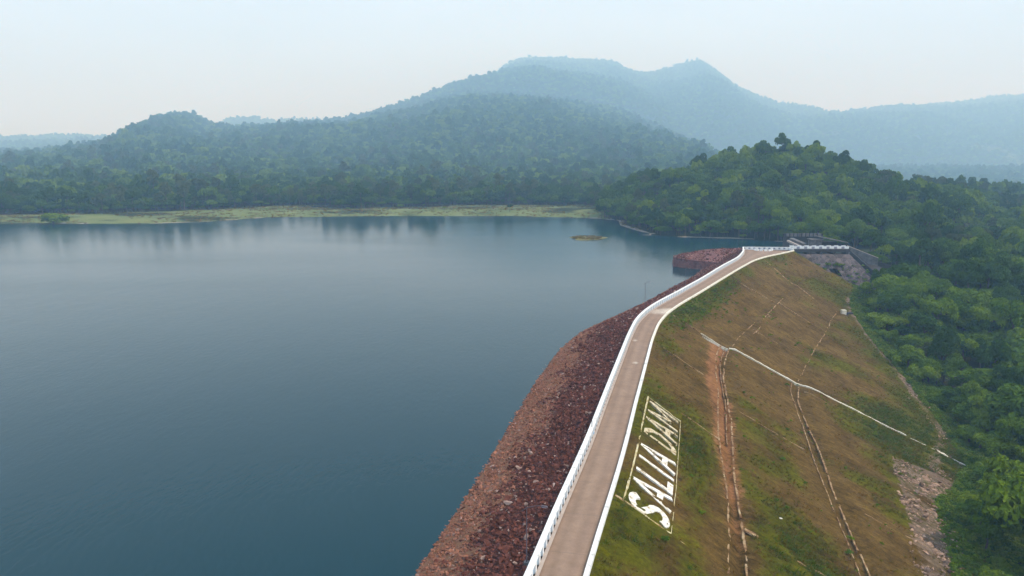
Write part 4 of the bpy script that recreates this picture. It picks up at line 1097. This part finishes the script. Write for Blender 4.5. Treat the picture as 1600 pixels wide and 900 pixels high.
# drop what the hills in front hide completely
r_ = np.hypot(T[:, 0], T[:, 1]); ang = np.arctan2(T[:, 0], T[:, 1])
bn = np.clip(((ang + HALF) / (2 * HALF) * 1400).astype(int), 0, 1399)
tan = (z + 12 - CAM_H) / r_
order = np.argsort(r_); run = np.full(1400, -9.0); vis = np.zeros(len(T), bool)
for i in order:
    b = bn[i]
    vis[i] = tan[i] > run[b] - (0.004 if r_[i] > 300 else 9)
    g0 = (z[i] + 4 - CAM_H) / r_[i]
    if g0 > run[b]: run[b] = g0
T, z, sdT, dnT, sD, sS, mead, r_, ang = [q[vis] for q in (T, z, sdT, dnT, sD, sS, mead, r_, ang)]
n = len(T)
zone = fbm(T[:, 0] / 60, T[:, 1] / 60, 3, 61)
rk = np.clip(rng.random(n) * .62 + .38 * (0.5 + 0.9 * fbm(T[:, 0] / (20 + .04 * np.hypot(T[:, 0], T[:, 1])), T[:, 1] / (20 + .04 * np.hypot(T[:, 0], T[:, 1])), 3, 62)), 0, .999)
def pick(wts):
    c = np.cumsum(wts) / sum(wts); return np.searchsorted(c, rk)
kind = pick([.30, .22, .26, .08, .06, .08])
kn = (dnT >= -1) & (r_ < 900)
kind = np.where(kn, pick([.30, .15, .34, .09, .03, .09]), kind)
kind = np.where((dnT < -1) & (r_ < 330), pick([.44, .10, .26, .03, .12, .05]), kind)
kind = np.where(mead & (rk < .9), pick([.30, .08, .22, .02, .18, .20]), kind)
band = (dnT < -6) & (T[:, 1] > 640) & (T[:, 1] < 900)
kind = np.where(band | ((r_ > 640) & (r_ < 900) & (T[:, 0] < 80)), pick([.06, .42, .22, .20, .04, .02]), kind)
edge = (sD < TOE(sS) + 7) & (T[:, 1] < 345)
kind = np.where(edge & (rng.random(n) < .75), np.where(rng.random(n) < .7, 4, 0), kind)
size = np.clip(rng.lognormal(0, .34, n), .40, np.where(r_ > 2500, 1.35, 1.9)) * (1 + .30 * zone)
size *= np.interp(r_, [100, 330, 500, 900, 1500, 2600, 3700, 6000, 10000], [1.15, 1.20, 1.15, 1.15, 1.55, 2.2, 2.6, 3.4, 4.2])
size = np.where(mead, size * .72, size); size = np.where(edge, size * .75, size)
hgt = size * rng.uniform(.65, 1.5, n)
rotz = rng.uniform(0, 6.28, n)
tilt = rng.normal(0, .05, (n, 2))
pos = np.c_[T[:, :2], z - .15]
# individuals: the trees that show largest inside the frame
infr = (np.abs(ang) < math.radians(35.3)) & (T[:, 1] > 78) & (((z + 6 - CAM_H) / T[:, 1]) > -0.66)
score = np.where(infr, size / r_, 0)
top = np.argsort(-score)[:292]
im = np.zeros(n, bool); im[top] = True
for i in top:
    k = kind[i]; cm, tm = NEAR[k * 2 + int(rng.integers(0, 2))]
    t = bpy.data.objects.new("broadleaf_tree" if k not in (4,) else "bushy_tree", None); COL.objects.link(t)
    t.location = pos[i]; t.rotation_euler = (tilt[i, 0], tilt[i, 1], rotz[i]); t.scale = (size[i], size[i], hgt[i])
    if T[i, 1] < 300:
        lev = "beside the rock pile" if sS[i] < 222 else ("level with the cream chute's end" if sS[i] < 292 else ("beyond the cream chute" if sS[i] < 350 else "near the pale drain box"))
        dep = "at the grass slope's foot" if edge[i] else ("just inside the forest" if sD[i] < TOE(sS[i]) + 28 else "deep in the forest")
        where = dep + " " + lev
    elif T[i, 1] < 345: where = "in the woods below the spillway's wing wall" if T[i, 0] < 235 else "in the woods right of the spillway"
    else: where = "on the wooded knoll behind the spillway" if dnT[i] > -8 else "on the flat right of the wooded knoll"
    tag(t, KINDS[k][7] + " " + where, "tree", KINDS[k][7].replace("tree", "trees", 1) + " " + where)
    link("crown", cm, t); link("trunk", tm, t)
rest = ~im
close = rest & (r_ < 260); midm = rest & (r_ >= 260) & (r_ < 900); farm = rest & (r_ >= 900)
# one object for all the other trees: near, middle and far kinds share it
NM = []
for i in range(len(KINDS)):
    cm, tm = NEAR[i * 2]
    NM.append(cm)
pid = np.where(close, kind, np.where(midm, 6 + kind, 12 + kind))
scatter("forest", pos[rest], np.c_[tilt, rotz][rest], np.c_[size, size, hgt][rest], pid[rest], NM + MID + FAR)
print("TREES", n, close.sum(), midm.sum(), farm.sum())

# single trees and shrubs that stand apart
def solo(name, label, x, y, sc_, k=1, group=None, zs=1.0, dz=0.0):
    zz = float(terrain(np.array([x]), np.array([y]))[0]) + dz
    t = bpy.data.objects.new(name, None); COL.objects.link(t); t.location = (x, y, zz); t.scale = (sc_, sc_, sc_ * zs); t.rotation_euler[2] = x
    tag(t, label, "tree" if "tree" in name else "shrub", group)
    cm, tm = NEAR[k * 2]; link("crown", cm, t); link("trunk", tm, t)
    return t
solo("lakeside_tree", "lone dark bushy tree standing at the water's edge on the far left shore", -346, 556, 4.3, 4, None, .8, -4.5)
for (px_, yy_, sc0, lab) in [(-148, 668, .7, "small round shrub on the pale grass flat right of the lone shore tree"), (-62, 676, .75, "low wide shrub on the middle of the far grass flat"), (-2, 660, .9, "dark shrub standing out on the green shore flat left of the islet"),
                     (-220, 662, .6, "tiny shrub on the tan grass left of the middle of the flat"), (-104, 690, 1.1, "broad low shrub clump at the back of the grass flat")]:
    solo("shrub", lab, px_, yy_, sc0, 4 if sc0 != .9 else 1, "shrubs on the far grass flat")
# the vine-draped giant in the forest below the dam
V, F, C_ = crown(777, 5.2, 6.4, 13.5, 30, 8000, .5, (.22, .34), 4.5)
gt = empty("vine_draped_tree", (0, 0, 0))
gx, gy = 116.5, 187.0
gx, gy = 139.0, 228.0
gt.location = (gx, gy, float(terrain(np.array([gx]), np.array([gy]))[0]))
tag(gt, "tall dark tree draped in vines towering over the forest below the dam", "tree")
link("crown", mesh("crown", V, F, LEAF[1]), gt)
trunk_mb(777, 14.5, .45, C_, 8).build("trunk", M['bark'], gt)

# grassy islet in the lake and grass on the far flats
th_ = np.linspace(0, 2 * math.pi, 28, endpoint=False); V = []; F = []
for j, (f, h) in enumerate([(1.15, -.6), (1.0, .1), (.6, .5), (.2, .65)]):
    for a_ in th_:
        wv = 1 + .18 * math.sin(3 * a_ + 1) + .1 * math.sin(5 * a_)
        V.append((47 + 10.5 * f * wv * math.cos(a_), 458 + 11.5 * f * wv * math.sin(a_), WATER_Z + h))
for j in range(3):
    for k in range(28): F.append((j*28+k, j*28+(k+1) % 28, (j+1)*28+(k+1) % 28, (j+1)*28+k))
F.append(tuple(84 + k for k in range(28)))
M['islet'] = noise_mat("islet_grass", [(0.11, 0.10, 0.035), (0.19, 0.18, 0.06)], .3, .95, .2, 1)
il = link("islet", mesh("islet", V, F, M['islet'], True)); tag(il, "small yellow-green grassy islet low in the lake", "islet")
ns = 260
a_ = rng.uniform(0, 6.28, ns); f = np.sqrt(rng.random(ns)) * .9
scatter("islet_grass", np.c_[47 + 10.5 * f * np.cos(a_), 458 + 11.5 * f * np.sin(a_), np.full(ns, WATER_Z + .3)], np.c_[np.zeros((ns, 2)), a_], np.full((ns, 3), 1.6) * rng.uniform(.6, 1.3, (ns, 1)), rng.integers(0, 6, ns), TF)
ns = 26000
ns = 12000; x = rng.uniform(-700, 95, ns); y = rng.uniform(500, 780, ns); sd_ = poly_sd(x, y, SHORE)
ok = (sd_ > 1) & (sd_ < 135) & (fbm(x / 25, y / 25, 3, 90) > -.25); x, y = x[ok], y[ok]; ns = len(x)
scatter("shore_grass", np.c_[x, y, terrain(x, y)], np.c_[np.zeros((ns, 2)), rng.uniform(0, 6, ns)], rng.uniform(1.2, 3.2, (ns, 1)) * np.array([[1.4, 1.4, .6]]), rng.integers(0, 6, ns), TF)
# undergrowth filling the forest edge at the toe
ns = 9000
s_ = rng.uniform(130, 424, ns); d_ = TOE(s_) + rng.uniform(-3, 12, ns)
pt = PS(s_, d_); pt[:, 2] = np.maximum(terrain(pt[:, 0], pt[:, 1]), pt[:, 2] - .3)
UG = []
for i in range(4):
    V, F, C_ = crown(4000 + i, .9, .5, .45, 7, 130, .38); UG.append(mesh("undergrowth_%d" % i, V, F, LEAF[[0, 4, 2, 0][i]]))
scatter("undergrowth", pt, np.c_[np.zeros((ns, 2)), rng.uniform(0, 6, ns)], rng.uniform(.5, 1.2, (ns, 1)) * np.ones((1, 3)), rng.integers(0, 4, ns), UG)
# weeds on the slope: the leafy patch under the kerb and scattered clumps
ns = 1900
s_ = np.r_[rng.normal(287, 22, 420), rng.uniform(135, 415, ns - 420)]; d_ = np.r_[np.abs(rng.normal(3.0, 2.6, 420)) + 1.3, rng.uniform(2, 60, ns - 420)]
ok = (d_ < TOE(s_)) & ((np.arange(ns) < 420) | (fbm(s_ / 10, d_ / 6, 3, 41) > .12)) & ~((d_ > 1.2) & (d_ < 8.6) & (s_ > 146) & (s_ < 193)); s_, d_ = s_[ok], d_[ok]; ns = len(s_)
scatter("slope_weeds", PS(s_, d_), np.c_[np.zeros((ns, 2)), rng.uniform(0, 6, ns)], np.clip(rng.gamma(3, .10, (ns, 1)), .12, .8) * np.ones((1, 3)), rng.integers(0, 4, ns), UG)

# bushes rooted in and below the masonry face
ns = 170
u_ = rng.uniform(.42, 1.02, ns); t_ = np.clip(rng.beta(2.2, 1.1, ns), .25, 1)
pt = np.array([facept(a_, b_) for a_, b_ in zip(u_, t_)]); pt[:, 1] -= .2
scatter("masonry_weeds", pt, np.c_[np.zeros((ns, 2)), rng.uniform(0, 6, ns)], np.clip(rng.gamma(2.5, .28, (ns, 1)), .25, 1.9) * np.ones((1, 3)), rng.integers(0, 4, ns), UG)

# ------------------------------------------------------------------ haze
hm, n_, l_, p_ = mat("haze")
n_.remove(p_)
pv = n_.new("ShaderNodeVolumePrincipled")
pv.inputs["Color"].default_value = (0.42, 0.70, 1.0, 1)
pv.inputs["Absorption Color"].default_value = (1, 1, 1, 1)
pv.inputs["Density"].default_value = 0.00029
pv.inputs["Anisotropy"].default_value = 0.0
l_.new(pv.outputs[0], n_["Material Output"].inputs["Volume"])
zmax = float(GZ.max()) + 45
hb = MB().box((0, 5900, (zmax - 180) / 2), (24000, 13500, zmax + 180)).build("haze", hm)
tag(hb, kind='stuff')
